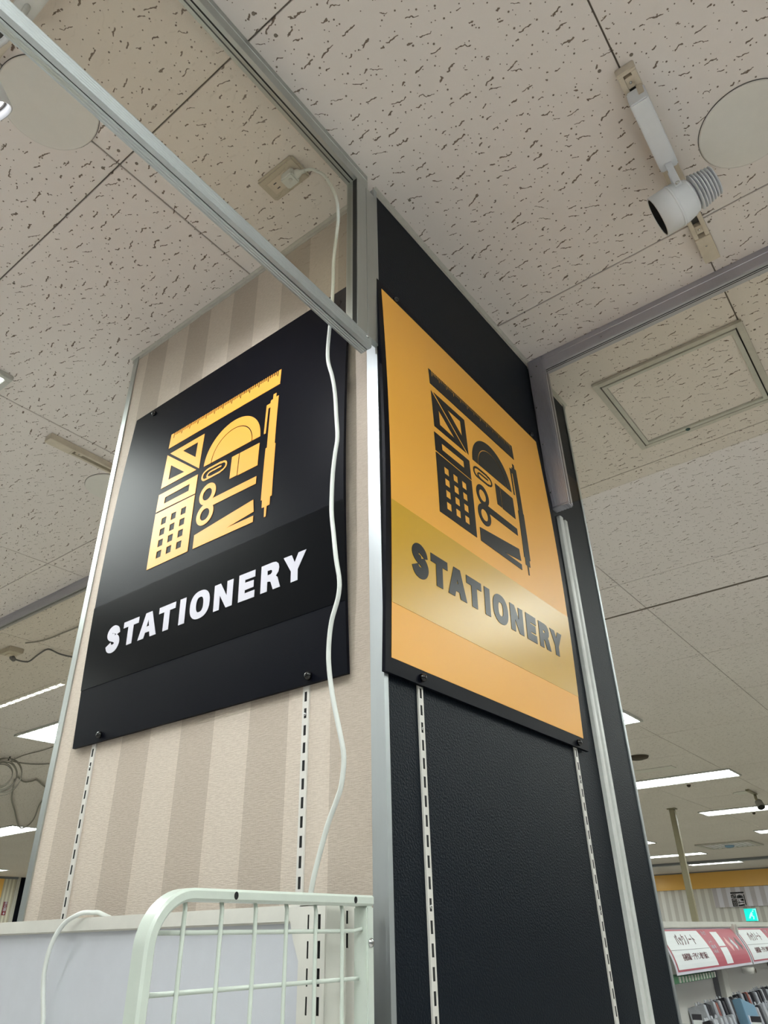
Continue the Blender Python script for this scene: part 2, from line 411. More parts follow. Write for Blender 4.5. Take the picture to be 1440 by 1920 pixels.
# mitred angle where the column meets the ceiling
def ceil_angle(parent):
    w, t = 0.0095, 0.0016
    g = G().prism([(-t, H - 0.0125), (-t, H - t), (-w, H - t), (-w, H - 0.0004), (-0.0002, H - 0.0004), (-0.0002, H - 0.0125)], 'x', -0.004, CX + 0.012)
    g.mk('ceiling_angle', Mt['trim'], parent)
    g = G().prism([(-t, H - 0.0125), (-t, H - t), (-w, H - t), (-w, H - 0.0004), (-0.0002, H - 0.0004), (-0.0002, H - 0.0125)], 'y', 0.022, CY + 0.012)
    g.mk('ceiling_angle', Mt['trim'], parent)
ceil_angle(col)
# twin-ridged white rail down the black face
pr = [(0.742, -0.0003), (0.742, -0.009), (0.7455, -0.011), (0.7575, -0.011), (0.7590, -0.004), (0.7695, -0.004), (0.7710, -0.011), (0.783, -0.011), (0.7865, -0.009), (0.7865, -0.0003)]
g = G().prism(pr[::-1], 'z', 0, 2.418)
rail = g.mk('vertical_rail', Mt['whiterail'], col); rail['label'] = 'white twin-ridged vertical rail'
screw((0.764, -0.004, 2.36), (0, -1, 0), 0.003, rail)
screw((0.764, -0.004, 1.95), (0, -1, 0), 0.003, rail)

# slotted standards -------------------------------------------------
def standard(face, c, ztop, label, zs=()):
    """a 12 mm channel with real slots; face 'x' = striped face, 'y' = black face"""
    hw, sw, pitch, sh, dep, t = 0.0062, 0.0026, 0.0252, 0.0150, 0.0032, 0.0003
    def P(a, h, z): return (-h, a, z) if face == 'x' else (a, -h, z)
    loc = P(c, 0, 0.02)
    root = tag(bpy.data.objects.new('slotted_standard', None), label, 'shelf upright', 'slotted standards on the column'); COL.objects.link(root); root.location = loc
    g = G(); z0 = 0.02; zz = [z0]; z = ztop - 0.012; cuts = []
    while z - sh > z0 + 0.01: cuts.append((z - sh, z)); z -= pitch
    cuts = cuts[::-1]
    def q(a0, a1, za, zb):
        if zb - za < 1e-6: return
        g.add([P(a0, dep, za), P(a1, dep, za), P(a1, dep, zb), P(a0, dep, zb)], [(0, 1, 2, 3)])
    q(c - hw, c - sw, z0, ztop); q(c + sw, c + hw, z0, ztop)
    prev = z0
    for a, b in cuts:
        q(c - sw, c + sw, prev, a); prev = b
        for s in (-1, 1): g.add([P(c + s * sw, dep, a), P(c + s * sw, dep - t, a), P(c + s * sw, dep - t, b), P(c + s * sw, dep, b)], [(0, 1, 2, 3)])
        for zz_ in (a, b): g.add([P(c - sw, dep, zz_), P(c - sw, dep - t, zz_), P(c + sw, dep - t, zz_), P(c + sw, dep, zz_)], [(0, 1, 2, 3)])
    q(c - sw, c + sw, prev, ztop)
    for s in (-1, 1): g.add([P(c + s * hw, dep, z0), P(c + s * hw, 0.0002, z0), P(c + s * hw, 0.0002, ztop), P(c + s * hw, dep, ztop)], [(0, 1, 2, 3)])
    g.add([P(c - hw, dep, ztop), P(c - hw, 0.0002, ztop), P(c + hw, 0.0002, ztop), P(c + hw, dep, ztop)], [(0, 1, 2, 3)])
    g.mk('channel', Mt['standard'], root)
    a, b = P(c - 0.005, 0.0004, z0), P(c + 0.005, 0.0029, ztop - 0.001)
    box('slot_backing', tuple(min(a[i], b[i]) for i in range(3)), tuple(max(a[i], b[i]) for i in range(3)), Mt['slot'], root)
    for z in zs: screw(P(c, dep, z), (-1, 0, 0) if face == 'x' else (0, -1, 0), 0.0024, root)
    return root
standard('x', 0.704, 2.645, 'slotted white standard on the striped face, nearest the far left edge', (1.7925,))
standard('x', 0.147, 2.645, 'slotted white standard on the striped face, beside the hanging white cable', (1.7925,))
standard('y', 0.0865, 2.615, 'slotted white standard on the black face, next to the aluminium corner', (1.7625, 1.5350))
standard('y', 0.632, 2.615, 'slotted white standard on the black face, left of the twin-ridged rail', (1.7625, 1.5350))

# ================================================================= SIGNS
BW, BH = 0.708, 0.815
def bow(t): return math.sin(PI * min(max(t, 0), 1))
def mapL(u, v, h=0.0): return (-0.010 - 0.013 * bow(v / BH) - h, 0.767 - u, 1.835 + v)
RW, RH = 0.690, 0.797
def mapR(u, v, h=0.0): return (-0.009 + u, -0.010 - 0.010 * bow(v / RH) - h, 1.824 + v)

def board(name, mp, w, h, m, parent, u0=0.0, v0=0.0, h0=-0.006, h1=0.0, ny=44):
    """bowed sheet between heights h0 and h1 over the rectangle"""
    vs = []; fs = []; uu = [u0, (u0 + w) / 2, u0 + w] if False else [u0, u0 + w]
    for s in (h0, h1):
        for j in range(ny + 1):
            for u in uu: vs.append(mp(u, v0 + h * j / ny, s))
    n = 2 * (ny + 1)
    for j in range(ny):
        a = 2 * j
        fs += [(n + a, n + a + 1, n + a + 3, n + a + 2), (a + 2, a + 3, a + 1, a), (a, a + 2, n + a + 2, n + a)[::-1], (a + 1, a + 3, n + a + 3, n + a + 1)]
    fs += [(0, 1, n + 1, n), (2 * ny, n + 2 * ny, n + 2 * ny + 1, 2 * ny + 1)]
    return obj(name, vs, fs, m, parent)

def filled(polys, offset=0.0):
    """2-D polygons (outer rings and holes) filled by a curve object -> (verts2d, faces)"""
    cu = bpy.data.curves.new('tmp', 'CURVE'); cu.dimensions = '2D'; cu.fill_mode = 'BOTH'
    for p in polys:
        s = cu.splines.new('POLY'); s.points.add(len(p) - 1); s.use_cyclic_u = True
        for q, (a, b) in zip(s.points, p): q.co = (a * 10, b * 10, 0, 1)
    cu.offset = offset * 10
    o = bpy.data.objects.new('tmp', cu); COL.objects.link(o)
    me = bpy.data.meshes.new_from_object(o.evaluated_get(bpy.context.evaluated_depsgraph_get()))
    V = [(v.co.x / 10, v.co.y / 10) for v in me.vertices]; F = [tuple(p.vertices) for p in me.polygons]
    bpy.data.objects.remove(o); bpy.data.curves.remove(cu); bpy.data.meshes.remove(me)
    return V, F
def vinyl(name, polys, mp, h, m, parent, xf=lambda u, v: (u, v), offset=0.0, rows=0.02, shapes=None):
    """flat cut film laid on the bowed board; shapes = several separately filled polygon groups joined"""
    bm = bmesh.new()
    for grp in (shapes or [polys]):
        V, F = filled(grp, offset); vs = [bm.verts.new((*xf(a, b), 0)) for a, b in V]
        for q in F:
            try: bm.faces.new([vs[i] for i in q])
            except ValueError: pass
    if bm.verts:
        lo = min(v.co.y for v in bm.verts); hi = max(v.co.y for v in bm.verts); k = math.ceil(lo / rows) * rows
        while k < hi:
            bmesh.ops.bisect_plane(bm, geom=bm.verts[:] + bm.edges[:] + bm.faces[:], plane_co=(0, k, 0), plane_no=(0, 1, 0)); k += rows
    ret = bmesh.ops.extrude_face_region(bm, geom=bm.faces[:])
    for e in ret['geom']:
        if isinstance(e, bmesh.types.BMVert): e.co.z = 1
    bm.verts.index_update()
    vs = [mp(v.co.x, v.co.y, h + (0.0004 if v.co.z > 0.5 else -0.0003)) for v in bm.verts]
    fs = [[v.index for v in q.verts] for q in bm.faces]; bm.free()
    o = obj(name, vs, fs, m, parent)
    b2 = bmesh.new(); b2.from_mesh(o.data); bmesh.ops.recalc_face_normals(b2, faces=b2.faces); b2.to_mesh(o.data); b2.free()
    return o
def circ(cx, cy, rx, ry=None, n=48, a0=0, a1=2 * PI, e=1.0):
    ry = ry or rx; out = []
    full = abs(a1 - a0 - 2 * PI) < 1e-6
    for i in range(n if full else n + 1):
        a = a0 + (a1 - a0) * i / n; c, s = math.cos(a), math.sin(a)
        out.append((cx + rx * math.copysign(abs(c) ** e, c), cy + ry * math.copysign(abs(s) ** e, s)))
    return out
def stroke(pts, w, n=6, cyc=False):
    P = [Vector(p) for p in pts]; Q = []
    N = len(P); rng = range(N if cyc else N - 1)
    for i in rng:
        g = (lambda k: P[k % N]) if cyc else (lambda k: P[min(max(k, 0), N - 1)])
        p0, p1, p2, p3 = g(i - 1), g(i), g(i + 1), g(i + 2)
        for j in range(n):
            t = j / n; Q.append(0.5 * ((2 * p1) + (p2 - p0) * t + (2 * p0 - 5 * p1 + 4 * p2 - p3) * t * t + (3 * p1 - p0 - 3 * p2 + p3) * t ** 3))
    if not cyc: Q.append(P[-1])
    L = []; R = []
    for i, p in enumerate(Q):
        t = (Q[(i + 1) % len(Q)] - Q[i - 1]) if cyc else (Q[min(i + 1, len(Q) - 1)] - Q[max(i - 1, 0)])
        t.normalize(); nn = Vector((-t.y, t.x)); ww = w(i / (len(Q) - 1)) if callable(w) else w
        L.append(tuple(p + nn * ww / 2)); R.append(tuple(p - nn * ww / 2))
    return [L, R[::-1]] if cyc else [L + R[::-1]]

# pictogram, measured on the board (metres from its lower left corner)
ART = {}
top = []
NT_ = 60; ux0, ux1 = 0.1868, 0.5222
for i in range(NT_ + 1):
    c = ux0 + (ux1 - ux0) * i / NT_; dep = 0.0150 if i % 5 == 0 else 0.0085
    top += [(c - 0.0014, 0.6825), (c - 0.0014, 0.6825 - dep), (c + 0.0014, 0.6825 - dep), (c + 0.0014, 0.6825)]
ART['ruler'] = [[[(0.1755, 0.6825)] + top + [(0.5315, 0.6825), (0.5315, 0.6415), (0.1755, 0.6415)]]]
ART['set_square'] = [
    [[(0.186, 0.623), (0.304, 0.623), (0.304, 0.530)], [(0.2344, 0.6085), (0.2852, 0.6085), (0.2852, 0.5678)]],
    [[(0.1765, 0.6225), (0.1765, 0.5300), (0.2955, 0.5300)], [(0.1985, 0.5847), (0.1985, 0.5455), (0.2530, 0.5430)]]]
ART['eraser'] = [[[(0.1735, 0.5145), (0.304, 0.5145), (0.304, 0.4665), (0.1735, 0.4695)], [(0.1985, 0.499), (0.2798, 0.500), (0.2798, 0.483), (0.1985, 0.483)]]]
hol = []
for i in range(3):
    for j in range(4):
        a = 0.200 + 0.0322 * i + (0.0 if j else 0.0); b = 0.4285 - 0.0266 * j
        hol.append([(a, b), (a + 0.0158, b), (a + 0.0158, b + 0.0162), (a, b + 0.0162)])
ART['calculator'] = [[[(0.1735, 0.4655), (0.304, 0.4635), (0.304, 0.3312), (0.1735, 0.3312)]] + hol]
pc = (0.4043, 0.5268)
ART['protractor'] = [
    [circ(*pc, 0.0845, a0=0, a1=PI, n=40) + circ(*pc, 0.0622, a0=PI, a1=0, n=36)],
    [circ(*pc, 0.0600, a0=0, a1=PI, n=36)]]
ART['notepad'] = [[[(0.4096, 0.5115), (0.4305, 0.5115), (0.4305, 0.4580), (0.4096, 0.4580)]],
                  [[(0.4328, 0.5112), (0.4893, 0.5105), (0.4893, 0.4562), (0.4328, 0.4568)]]]
ART['paper_clip'] = [
    stroke([(0.3766, 0.5137), (0.350, 0.5137), (0.334, 0.5130), (0.3225, 0.5075), (0.3203, 0.4975), (0.3262, 0.4905), (0.338, 0.4895), (0.360, 0.4895), (0.378, 0.4895)], 0.0048),
    stroke([(0.375, 0.5125), (0.386, 0.5115), (0.3925, 0.5065), (0.3932, 0.4985), (0.387, 0.4925), (0.378, 0.4905)], 0.0046),
    stroke([(0.379, 0.5035), (0.362, 0.5035), (0.345, 0.5035), (0.3375, 0.5005), (0.3362, 0.4955), (0.3415, 0.4915), (0.352, 0.4895)], 0.0040)]
ART['scissors'] = [
    [circ(0.3457, 0.4488, 0.0252), circ(0.3450, 0.4480, 0.0139)],
    [circ(0.3448, 0.4012, 0.0256, 0.0250), circ(0.3448, 0.4005, 0.0137, 0.0134)],
    [[(0.362, 0.4312), (0.4893, 0.4312), (0.4893, 0.4138), (0.362, 0.4138), (0.348, 0.4215)]]]
ART['cutter'] = [[[(0.3195, 0.3617), (0.486, 0.3795), (0.4895, 0.3520), (0.4163, 0.3438), (0.4893, 0.3434), (0.4893, 0.3300), (0.3195, 0.3312)]]]
ART['pen'] = [[[(0.5160, 0.6212), (0.5243, 0.6212), (0.5243, 0.6105), (0.5318, 0.6105), (0.5330, 0.4890), (0.5355, 0.4885), (0.5355, 0.3690), (0.5312, 0.3690), (0.5312, 0.3512),
                (0.5236, 0.3512), (0.5228, 0.3292), (0.5182, 0.3292), (0.5175, 0.3512), (0.5108, 0.3512), (0.5104, 0.3690), (0.5072, 0.3690), (0.5084, 0.4875),
                (0.5120, 0.4880), (0.5108, 0.5900), (0.5050, 0.5897), (0.5045, 0.5266), (0.4992, 0.5266), (0.4988, 0.6008), (0.5096, 0.6012), (0.5100, 0.6082), (0.5160, 0.6088)]]]
s_pts = [(0.1035, 0.2105), (0.1005, 0.2185), (0.0905, 0.2232), (0.0810, 0.2210), (0.0772, 0.2145), (0.0830, 0.2085), (0.0930, 0.2048), (0.1020, 0.1995), (0.1048, 0.1920), (0.1000, 0.1845), (0.0905, 0.1820), (0.0805, 0.1848), (0.0758, 0.1930)]
LET = [('letter_s', [[stroke([Vector(p) for p in s_pts], 0.0172)[0][::-1]]]),
       ('letter_t', [[[(0.1236, 0.2290), (0.1732, 0.2290), (0.1732, 0.2165), (0.1566, 0.2165), (0.1566, 0.1778), (0.1397, 0.1778), (0.1397, 0.2165), (0.1236, 0.2165)]]]),
       ('letter_a', [[[(0.1763, 0.1778), (0.1954, 0.2296), (0.2149, 0.2296), (0.2333, 0.1775), (0.2149, 0.1775), (0.2118, 0.1888), (0.1984, 0.1888), (0.1945, 0.1778)], [(0.2055, 0.2145), (0.2011, 0.2008), (0.2092, 0.2008)]]]),
       ('letter_t', [[[(0.2377, 0.2292), (0.2875, 0.2292), (0.2875, 0.2166), (0.2707, 0.2166), (0.2707, 0.1775), (0.2540, 0.1775), (0.2540, 0.2166), (0.2377, 0.2166)]]]),
       ('letter_i', [[[(0.3007, 0.2290), (0.3181, 0.2290), (0.3175, 0.1775), (0.3007, 0.1775)]]]),
       ('letter_o', [[circ(0.3588, 0.2034, 0.0276, 0.0276, e=0.86), circ(0.3588, 0.2034, 0.0103, 0.0150, e=0.8)]]),
       ('letter_n', [[[(0.3985, 0.1775), (0.3985, 0.2284), (0.4148, 0.2284), (0.4326, 0.1998), (0.4326, 0.2280), (0.4485, 0.2280), (0.4478, 0.1773), (0.4317, 0.1773), (0.4139, 0.2054), (0.4139, 0.1776)]]]),
       ('letter_e', [[[(0.4638, 0.1773), (0.4640, 0.2288), (0.5050, 0.2284), (0.5049, 0.2154), (0.4798, 0.2158), (0.4797, 0.2104), (0.5017, 0.2098), (0.5018, 0.1964), (0.4797, 0.1964), (0.4797, 0.1903), (0.5045, 0.1903), (0.5044, 0.1771)]]]),
       ('letter_r', [[[(0.5196, 0.1776), (0.5203, 0.2286), (0.5480, 0.2286), (0.5560, 0.2272), (0.5618, 0.2222), (0.5636, 0.2150), (0.5620, 0.2075), (0.5561, 0.2012), (0.5600, 0.1975), (0.5667, 0.1778), (0.5498, 0.1777), (0.5438, 0.1930), (0.5400, 0.1950), (0.5354, 0.1952), (0.5353, 0.1777)],
                      [(0.5356, 0.2160), (0.5435, 0.2158), (0.5466, 0.2138), (0.5468, 0.2102), (0.5436, 0.2076), (0.5357, 0.2074)]]]),
       ('letter_y', [[[(0.5739, 0.2277), (0.5928, 0.2275), (0.5999, 0.2118), (0.6088, 0.2277), (0.6263, 0.2276), (0.6072, 0.1974), (0.6069, 0.1777), (0.5915, 0.1775), (0.5918, 0.1972)]]])]

sl = thing('department_sign', (-0.01, 0.767 - BW / 2, 1.835), 'black board with yellow stationery pictogram and white STATIONERY lettering on the striped face', 'sign')
board('backboard', mapL, BW, BH, Mt['signblack'], sl)
board('film_band', mapL, BW + 0.002, 0.180, Mt['darkband'], sl, -0.001, 0.114, 0.0, 0.0005, 12)['label'] = 'smooth darker film band behind the lettering'
for nm, sh in ART.items():
    vinyl(nm, None, mapL, 0.0004, Mt['yellow'], sl, shapes=sh)['label'] = 'yellow cut film ' + nm.replace('_', ' ')
for nm, sh in LET:
    vinyl(nm, None, mapL, 0.0009, Mt['white_vinyl'], sl, shapes=sh)
for (u, v_) in ((0.090, 0.012), (0.632, 0.012), (0.078, 0.797), (0.632, 0.797)):
    p = mapL(u, v_); dome('fixing_knob', p, (-1, 0, 0), 0.0068, 0.0075, Mt['knob'], sl)

sr = thing('department_sign', (RW / 2, -0.01, 1.824), 'orange board with black stationery pictogram and black STATIONERY lettering in a black border', 'sign')
board('backboard', mapR, RW, RH, Mt['signblack'], sr)
board('orange_sheet', mapR, 0.6545, 0.7555, Mt['orange'], sr, 0.0140, 0.0228, 0.0, 0.0006)['label'] = 'orange sheet set inside the black border'
board('film_band', mapR, 0.6545, 0.1790, Mt['gold'], sr, 0.0140, 0.1085, 0.0006, 0.0011, 12)['label'] = 'smooth mustard film band behind the lettering'
xr = lambda u, v: (0.972 * u - 0.0108, 0.0078 + 0.971 * v)
for nm, sh in ART.items():
    vinyl(nm, None, mapR, 0.0010, Mt['black_vinyl'], sr, xr, shapes=sh)['label'] = 'black cut film ' + nm.replace('_', ' ')
xl = lambda u, v: (0.0655 + (u - 0.0665) * 0.981, 0.2045 + (v - 0.2034) * 1.02)
for nm, sh in LET:
    if nm == 'letter_s': sh = [stroke([Vector(p) for p in s_pts], 0.0195)]
    vinyl(nm, None, mapR, 0.0015, Mt['black_vinyl'], sr, xl, offset=0.0 if nm == 'letter_s' else 0.0013, shapes=sh)
for (u, v_) in ((0.0905, 0.011), (0.642, 0.010), (0.060, 0.785), (0.642, 0.785)):
    p = mapR(u, v_); dome('fixing_knob', p, (0, -1, 0), 0.0064, 0.0075, Mt['knob'], sr)

# ================================================================= SMOKE CURTAINS
def flutes(a, b, n, base, depth):
    out = []
    for i in range(n):
        for j in range(5):
            out.append((a + (b - a) * (i + 0.06 + 0.88 * j / 4) / n, base + depth * math.sin(PI * j / 4)))
    return out
def ribs(a, b, n, base, depth, flip=1):
    """zig-zag between a and b at height base, returned as (along, across)"""
    out = []
    for i in range(n):
        t0 = a + (b - a) * (i + 0.12) / n; t1 = a + (b - a) * (i + 0.32) / n; t2 = a + (b - a) * (i + 0.68) / n; t3 = a + (b - a) * (i + 0.88) / n
        out += [(t0, base), (t1, base + flip * depth), (t2, base + flip * depth), (t3, base)]
    return out
# 1: along the black face's plane, running towards and over the viewer
b1 = thing('smoke_curtain', (-0.05, 0.004, 2.417), 'glass smoke curtain with ribbed aluminium bottom rail running over the viewer from the column corner', 'smoke curtain')
XE = -2.6
box('glass_pane', (XE, 0.003, 2.43), (-0.058, 0.0075, 2.872), Mt['glass'], b1)
prof = [(-0.010, 2.9), (-0.010, H - 0.0005), (0.018, H - 0.0005), (0.018, 2.871), (0.0105, 2.871), (0.0105, 2.874), (0.0080, 2.874), (0.0080, 2.871), (0.0015, 2.871), (0.0015, 2.876), (-0.0010, 2.876), (-0.0010, 2.871), (-0.0095, 2.871), (-0.010, 2.872), (-0.010, 2.896), (-0.0088, 2.8965), (-0.0088, 2.8995)]
G().prism(prof[::-1], 'x', XE, -0.034).mk('top_rail', Mt['alugrey'], b1)
g = G().box((XE, -0.0012, 2.8705), (-0.07, 0.0018, 2.8740)).box((XE, 0.0080, 2.8705), (-0.07, 0.0105, 2.8735)); g.mk('gasket', Mt['gasket'], b1)
g = G().prism([(-0.068, -0.010), (-0.040, -0.010), (-0.0395, -0.0085), (-0.038, -0.0085), (-0.0375, -0.010), (-0.0045, -0.010), (-0.0045, 0.0), (-0.036, 0.003), (-0.036, 0.018), (-0.068, 0.018)][::-1], 'z', 2.4445, 2.871)
g.mk('end_post', Mt['alugrey'], b1)
G().box((-0.0688, -0.0085, 2.446), (-0.0665, 0.0015, 2.870)).mk('gasket', Mt['gasket'], b1)
# bottom rail, ribbed front and underside with a dark slit; slightly out of level
F = flutes(0.0008, 0.0262, 5, -0.0120, -0.0009)
U = ribs(-0.0015, 0.0110, 3, 0.0, -0.0006)
prof = [(-0.012, 0.0)] + [(q, p) for p, q in F] + [(-0.012, 0.027), (0.012, 0.027), (0.012, 0.0)] + [(p, q) for p, q in U[::-1]] + [(-0.0025, 0.0), (-0.0025, 0.003), (-0.0040, 0.003), (-0.0040, 0.0)]
g = G().prism(prof, 'x', XE, -0.032)
SL = 0.0248
g.v = [(x, y, z + 2.4165 + (-0.034 - x) * SL) for x, y, z in g.v]
br = g.mk('bottom_rail', Mt['alu'], b1); br['label'] = 'ribbed bright aluminium bottom rail'
g = G().box((XE, -0.0039, 0.0012), (-0.0321, -0.0026, 0.0045)); g.v = [(x, y, z + 2.4165 + (-0.034 - x) * SL) for x, y, z in g.v]; g.mk('slit', Mt['gasket'], br)
screw((-0.044, -0.0129, 2.4345), (0, -1, 0), 0.0032, br)
# 2: from the black face towards the right
def curtain2(name, label, ya, yb, posty):
    b = thing(name, (0.72, (ya + yb) / 2, 2.42), label, 'smoke curtain')
    lo, hi = min(ya, yb), max(ya, yb)
    prof = [(0.707, 2.8705), (0.7075, 2.8965), (0.7062, 2.8975), (0.7062, 2.8995), (0.707, 2.9005), (0.707, H - 0.0005), (0.737, H - 0.0005), (0.737, 2.866), (0.7235, 2.866), (0.7235, 2.871), (0.7215, 2.871), (0.7215, 2.866), (0.7175, 2.866), (0.7175, 2.872), (0.7150, 2.872), (0.7150, 2.866), (0.708, 2.866)]
    G().prism(prof, 'y', lo, hi).mk('top_rail', Mt['aludark'], b)
    G().box((0.7151, lo, 2.8655), (0.7174, hi, 2.8700)).box((0.7216, lo, 2.8655), (0.7234, hi, 2.869)).mk('gasket', Mt['gasket'], b)
    box('glass_pane', (0.7175, lo + 0.001, 2.428), (0.7215, hi - 0.001, 2.868), Mt['glass'], b)
    return b
b2 = curtain2('smoke_curtain', 'frameless-bottomed glass smoke curtain running right from the black face of the column', -3.2, -0.0485, -1)
F = ribs(-0.049, -0.003, 11, 0.707, -0.0011)
prof = [(0.707, -0.0515)] + [(q, p) for p, q in F] + [(0.707, -0.0035), (0.734, -0.0035), (0.734, -0.0515), (0.7235, -0.0515), (0.7235, -0.049), (0.7160, -0.049), (0.7160, -0.0515)]
post = G().prism(prof[::-1], 'z', 2.427, H - 0.0008).mk('end_post', Mt['aludark'], b2); post['label'] = 'wide ribbed aluminium end post'
g = G().prism([(0.7085, -0.050), (0.7085, -0.005), (0.7325, -0.005), (0.7325, -0.050)], 'z', 2.4235, 2.4275)
for i in range(6): g.box((0.7085, -0.048 + 0.0075 * i, 2.4225), (0.7325, -0.0455 + 0.0075 * i, 2.4240))
g.mk('end_cap', Mt['aludark'], post)
for z, yy in ((2.885, -0.030), (2.893, -0.0015), (2.857, -0.010), (2.745, -0.010), (2.62, -0.012), (2.47, -0.010)): screw((0.7058, yy, z), (-1, 0, 0), 0.0026, post)
screw((0.7065, -0.222, 2.882), (-1, 0, 0), 0.0028, b2)
b3 = curtain2('smoke_curtain', 'glass smoke curtain seen beyond the left edge of the column', CY + 0.004, 7.5, 1)
G().prism([(0.707, CY + 0.004), (0.707, CY + 0.052), (0.734, CY + 0.052), (0.734, CY + 0.004)][::-1], 'z', 2.427, 2.866).mk('end_post', Mt['aludark'], b3)

# ================================================================= CEILING FIXTURES
def panel_light(x0, y0, label, group='recessed fluorescent lights', W_=0.46, L_=1.22, proto=[]):
    if proto:
        o = copy_tree(proto[0], (x0, y0, H - 0.016)); o['label'] = label; return o
    r = thing('ceiling_light', (x0, y0, H - 0.016), label, 'ceiling light', group)
    z = H - 0.016; x1, y1 = x0 + W_, y0 + L_
    for a, b in (((x0, y0), (x1, y0 + .018)), ((x0, y1 - .018), (x1, y1)), ((x0, y0 + .018), (x0 + .018, y1 - .018)), ((x1 - .018, y0 + .018), (x1, y1 - .018))):
        box('frame', (*a, z), (*b, H - 0.001), Mt['frame'], r, 0.002)
    box('diffuser', (x0 + .019, y0 + .019, H - 0.006), (x1 - .019, y1 - .019, H - 0.002), Mt['tube'], r)
    g = G()
    for k in range(1, 4): xx = x0 + W_ * k / 4; g.box((xx - .0012, y0 + .019, z + .002), (xx + .0012, y1 - .019, z + .008))
    for k in range(1, 14): yy = y0 + L_ * k / 14; g.box((x0 + .019, yy - .001, z + .002), (x1 - .019, yy + .001, z + .008))
    o = g.mk('louvre', Mt['frame'], r)
    proto.append(r); return r
vis = [(1.94, 3.85, 'large bright louvred ceiling light cut by the left edge of the column'),
       (4.39, 9.62, 'bright ceiling light below the hanging wire loop, left of the column'),
       (4.41, 1.20, 'small bright corner of a ceiling light touching the right edge of the column'),
       (7.33, 1.22, 'long bright ceiling light above the olive pole, right of the column'),
       (10.22, 1.20, 'long bright ceiling light behind the distant camera-like spotlight'),
       (13.10, 1.18, 'short bright ceiling light at the right picture edge above the vent'),
       (13.15, 4.18, 'small bright light tip touching the column edge above the pole'),
       (16.10, 4.14, 'thin bright ceiling light crossed by the olive pole'),
       (-0.635, 1.18, 'ceiling light whose corner shows at the left picture edge'),
       (7.20, 15.75, 'far thin ceiling light low at the left picture edge')]
for x, y, l in vis: panel_light(x, y, l)
hid = [(-0.46, 3.6), (2.20, -2.02), (1.48, -4.9), (-1.45, -1.2), (-0.6, -2.6), (-4.3, -2.0), (-1.4, -4.9), (-4.3, 1.2), (-4.3, 4.15), (-2.2, 4.15), (4.41, -2.0), (4.41, -4.9), (7.34, -2.0), (10.27, -2.0), (13.2, -2.0),  # unseen panels: inferred ones, plus some added to light column and far wall
       (4.41, 5.2), (7.34, 4.15), (10.27, 4.15), (7.34, 9.0), (7.2, 13.0), (10.2, 15.0), (1.2, 8.0), (-1.5, 8.0), (13.2, 8.0), (10.2, 12), (5.0, 14), (1.0, 12), (16.1, -2.0), (16.1, 8.5), (13.5, 13.5), (20.2, 0.6), (20.2, 7.4), (16.1, 1.2)]
for x, y in hid: panel_light(x, y, 'unseen fluorescent ceiling light outside the picture or hidden by the column, from a set partly added for lighting')
# the last light seen edge-on against the far wall
panel_light(19.0, 4.15, 'thin bright ceiling light just above the distant orange fascia')

# flat round cover plates
def disc(x, y, r, label):
    o = thing('cover_plate', (x, y, H - 0.004), label, 'ceiling plate')
    m = Matrix.Translation((x, y, H - 0.005))
    G().lathe([(r - 0.002, 0.0), (r, 0.0012), (r, 0.0035)], m, 72).mk('plate', Mt['plate'], o)
    G().lathe([(r + 0.0012, 0.0034), (r + 0.0012, 0.0046)], m, 72).mk('shadow_gap', Mt['channel'], o)
    return o
disc(0.359, -0.690, 0.093, 'round white cover plate on the ceiling right of the spotlight')
disc(-0.541, 0.380, 0.0925, 'round white cover plate on the ceiling behind the diagonal aluminium rail')
disc(0.345, 1.475, 0.088, 'round white cover plate half hidden by the left edge of the column')
disc(9.02, 1.52, 0.11, 'tiny distant white disc on the ceiling beside the far spotlight')

# lighting tracks
def track(axis, a0, a1, c, label, w=0.034, h=0.022, cap=(True, True)):
    def P(a, b, z): return (a, b, z) if axis == 'x' else (b, a, z)
    mid = (a0 + a1) / 2
    t = thing('lighting_track', P(mid, c, H - h), label, 'lighting track')
    def bx(nm, aa, ab, ca, cb, za, zb, m, bev=0.0, par=t):
        p, q = P(aa, ca, za), P(ab, cb, zb)
        return box(nm, tuple(min(p[i], q[i]) for i in range(3)), tuple(max(p[i], q[i]) for i in range(3)), m, par, bev)
    z0, z1 = H - h, H - 0.0008; hw = w / 2
    bx('side_wall', a0, a1, c - hw, c - hw + 0.0095, z0, z1, Mt['cream'], 0.0008)
    bx('side_wall', a0, a1, c + hw - 0.0095, c + hw, z0, z1, Mt['cream'], 0.0008)
    bx('channel', a0, a1, c - hw + 0.0095, c + hw - 0.0095, H - 0.006, z1, Mt['channel'])
    if cap[0]: bx('end_cap', a0 - 0.007, a0 + 0.001, c - hw - 0.001, c + hw + 0.001, z0 - 0.001, z1, Mt['cream'], 0.0015)
    if cap[1]:
        e = bx('feed_box', a1, a1 + 0.085, c - hw - 0.0005, c + hw + 0.0005, z0 - 0.0015, z1, Mt['cream'], 0.001)
        p = P(a1 + 0.03, c, z0 - 0.0015); screw(p, (0, 0, -1), 0.0022, e)
    for a in (a0 + 0.022, a1 - 0.022):
        f = bx('contact_block', a - 0.012, a + 0.012, c - hw + 0.0096, c + hw - 0.0096, z0 + 0.004, z1 - 0.001, Mt['cream'], 0.0008)
        screw(P(a, c, z0 + 0.004), (0, 0, -1), 0.003, f)
    return t
track('x', 0.094, 0.562, -0.535, 'short cream lighting track carrying the white finned spotlight')
track('x', -0.05 + 0.09, 0.62, 1.372, 'cream lighting track left of the column, running behind its edge', cap=(False, True)) if False else None
tl = track('x', 0.125, 0.66, 1.358, 'cream lighting track running behind the left edge of the column', cap=(True, False))
box('feed_box', (0.036, 1.340, H - 0.0235), (0.119, 1.376, H - 0.0008), Mt['cream'], tl, 0.001)
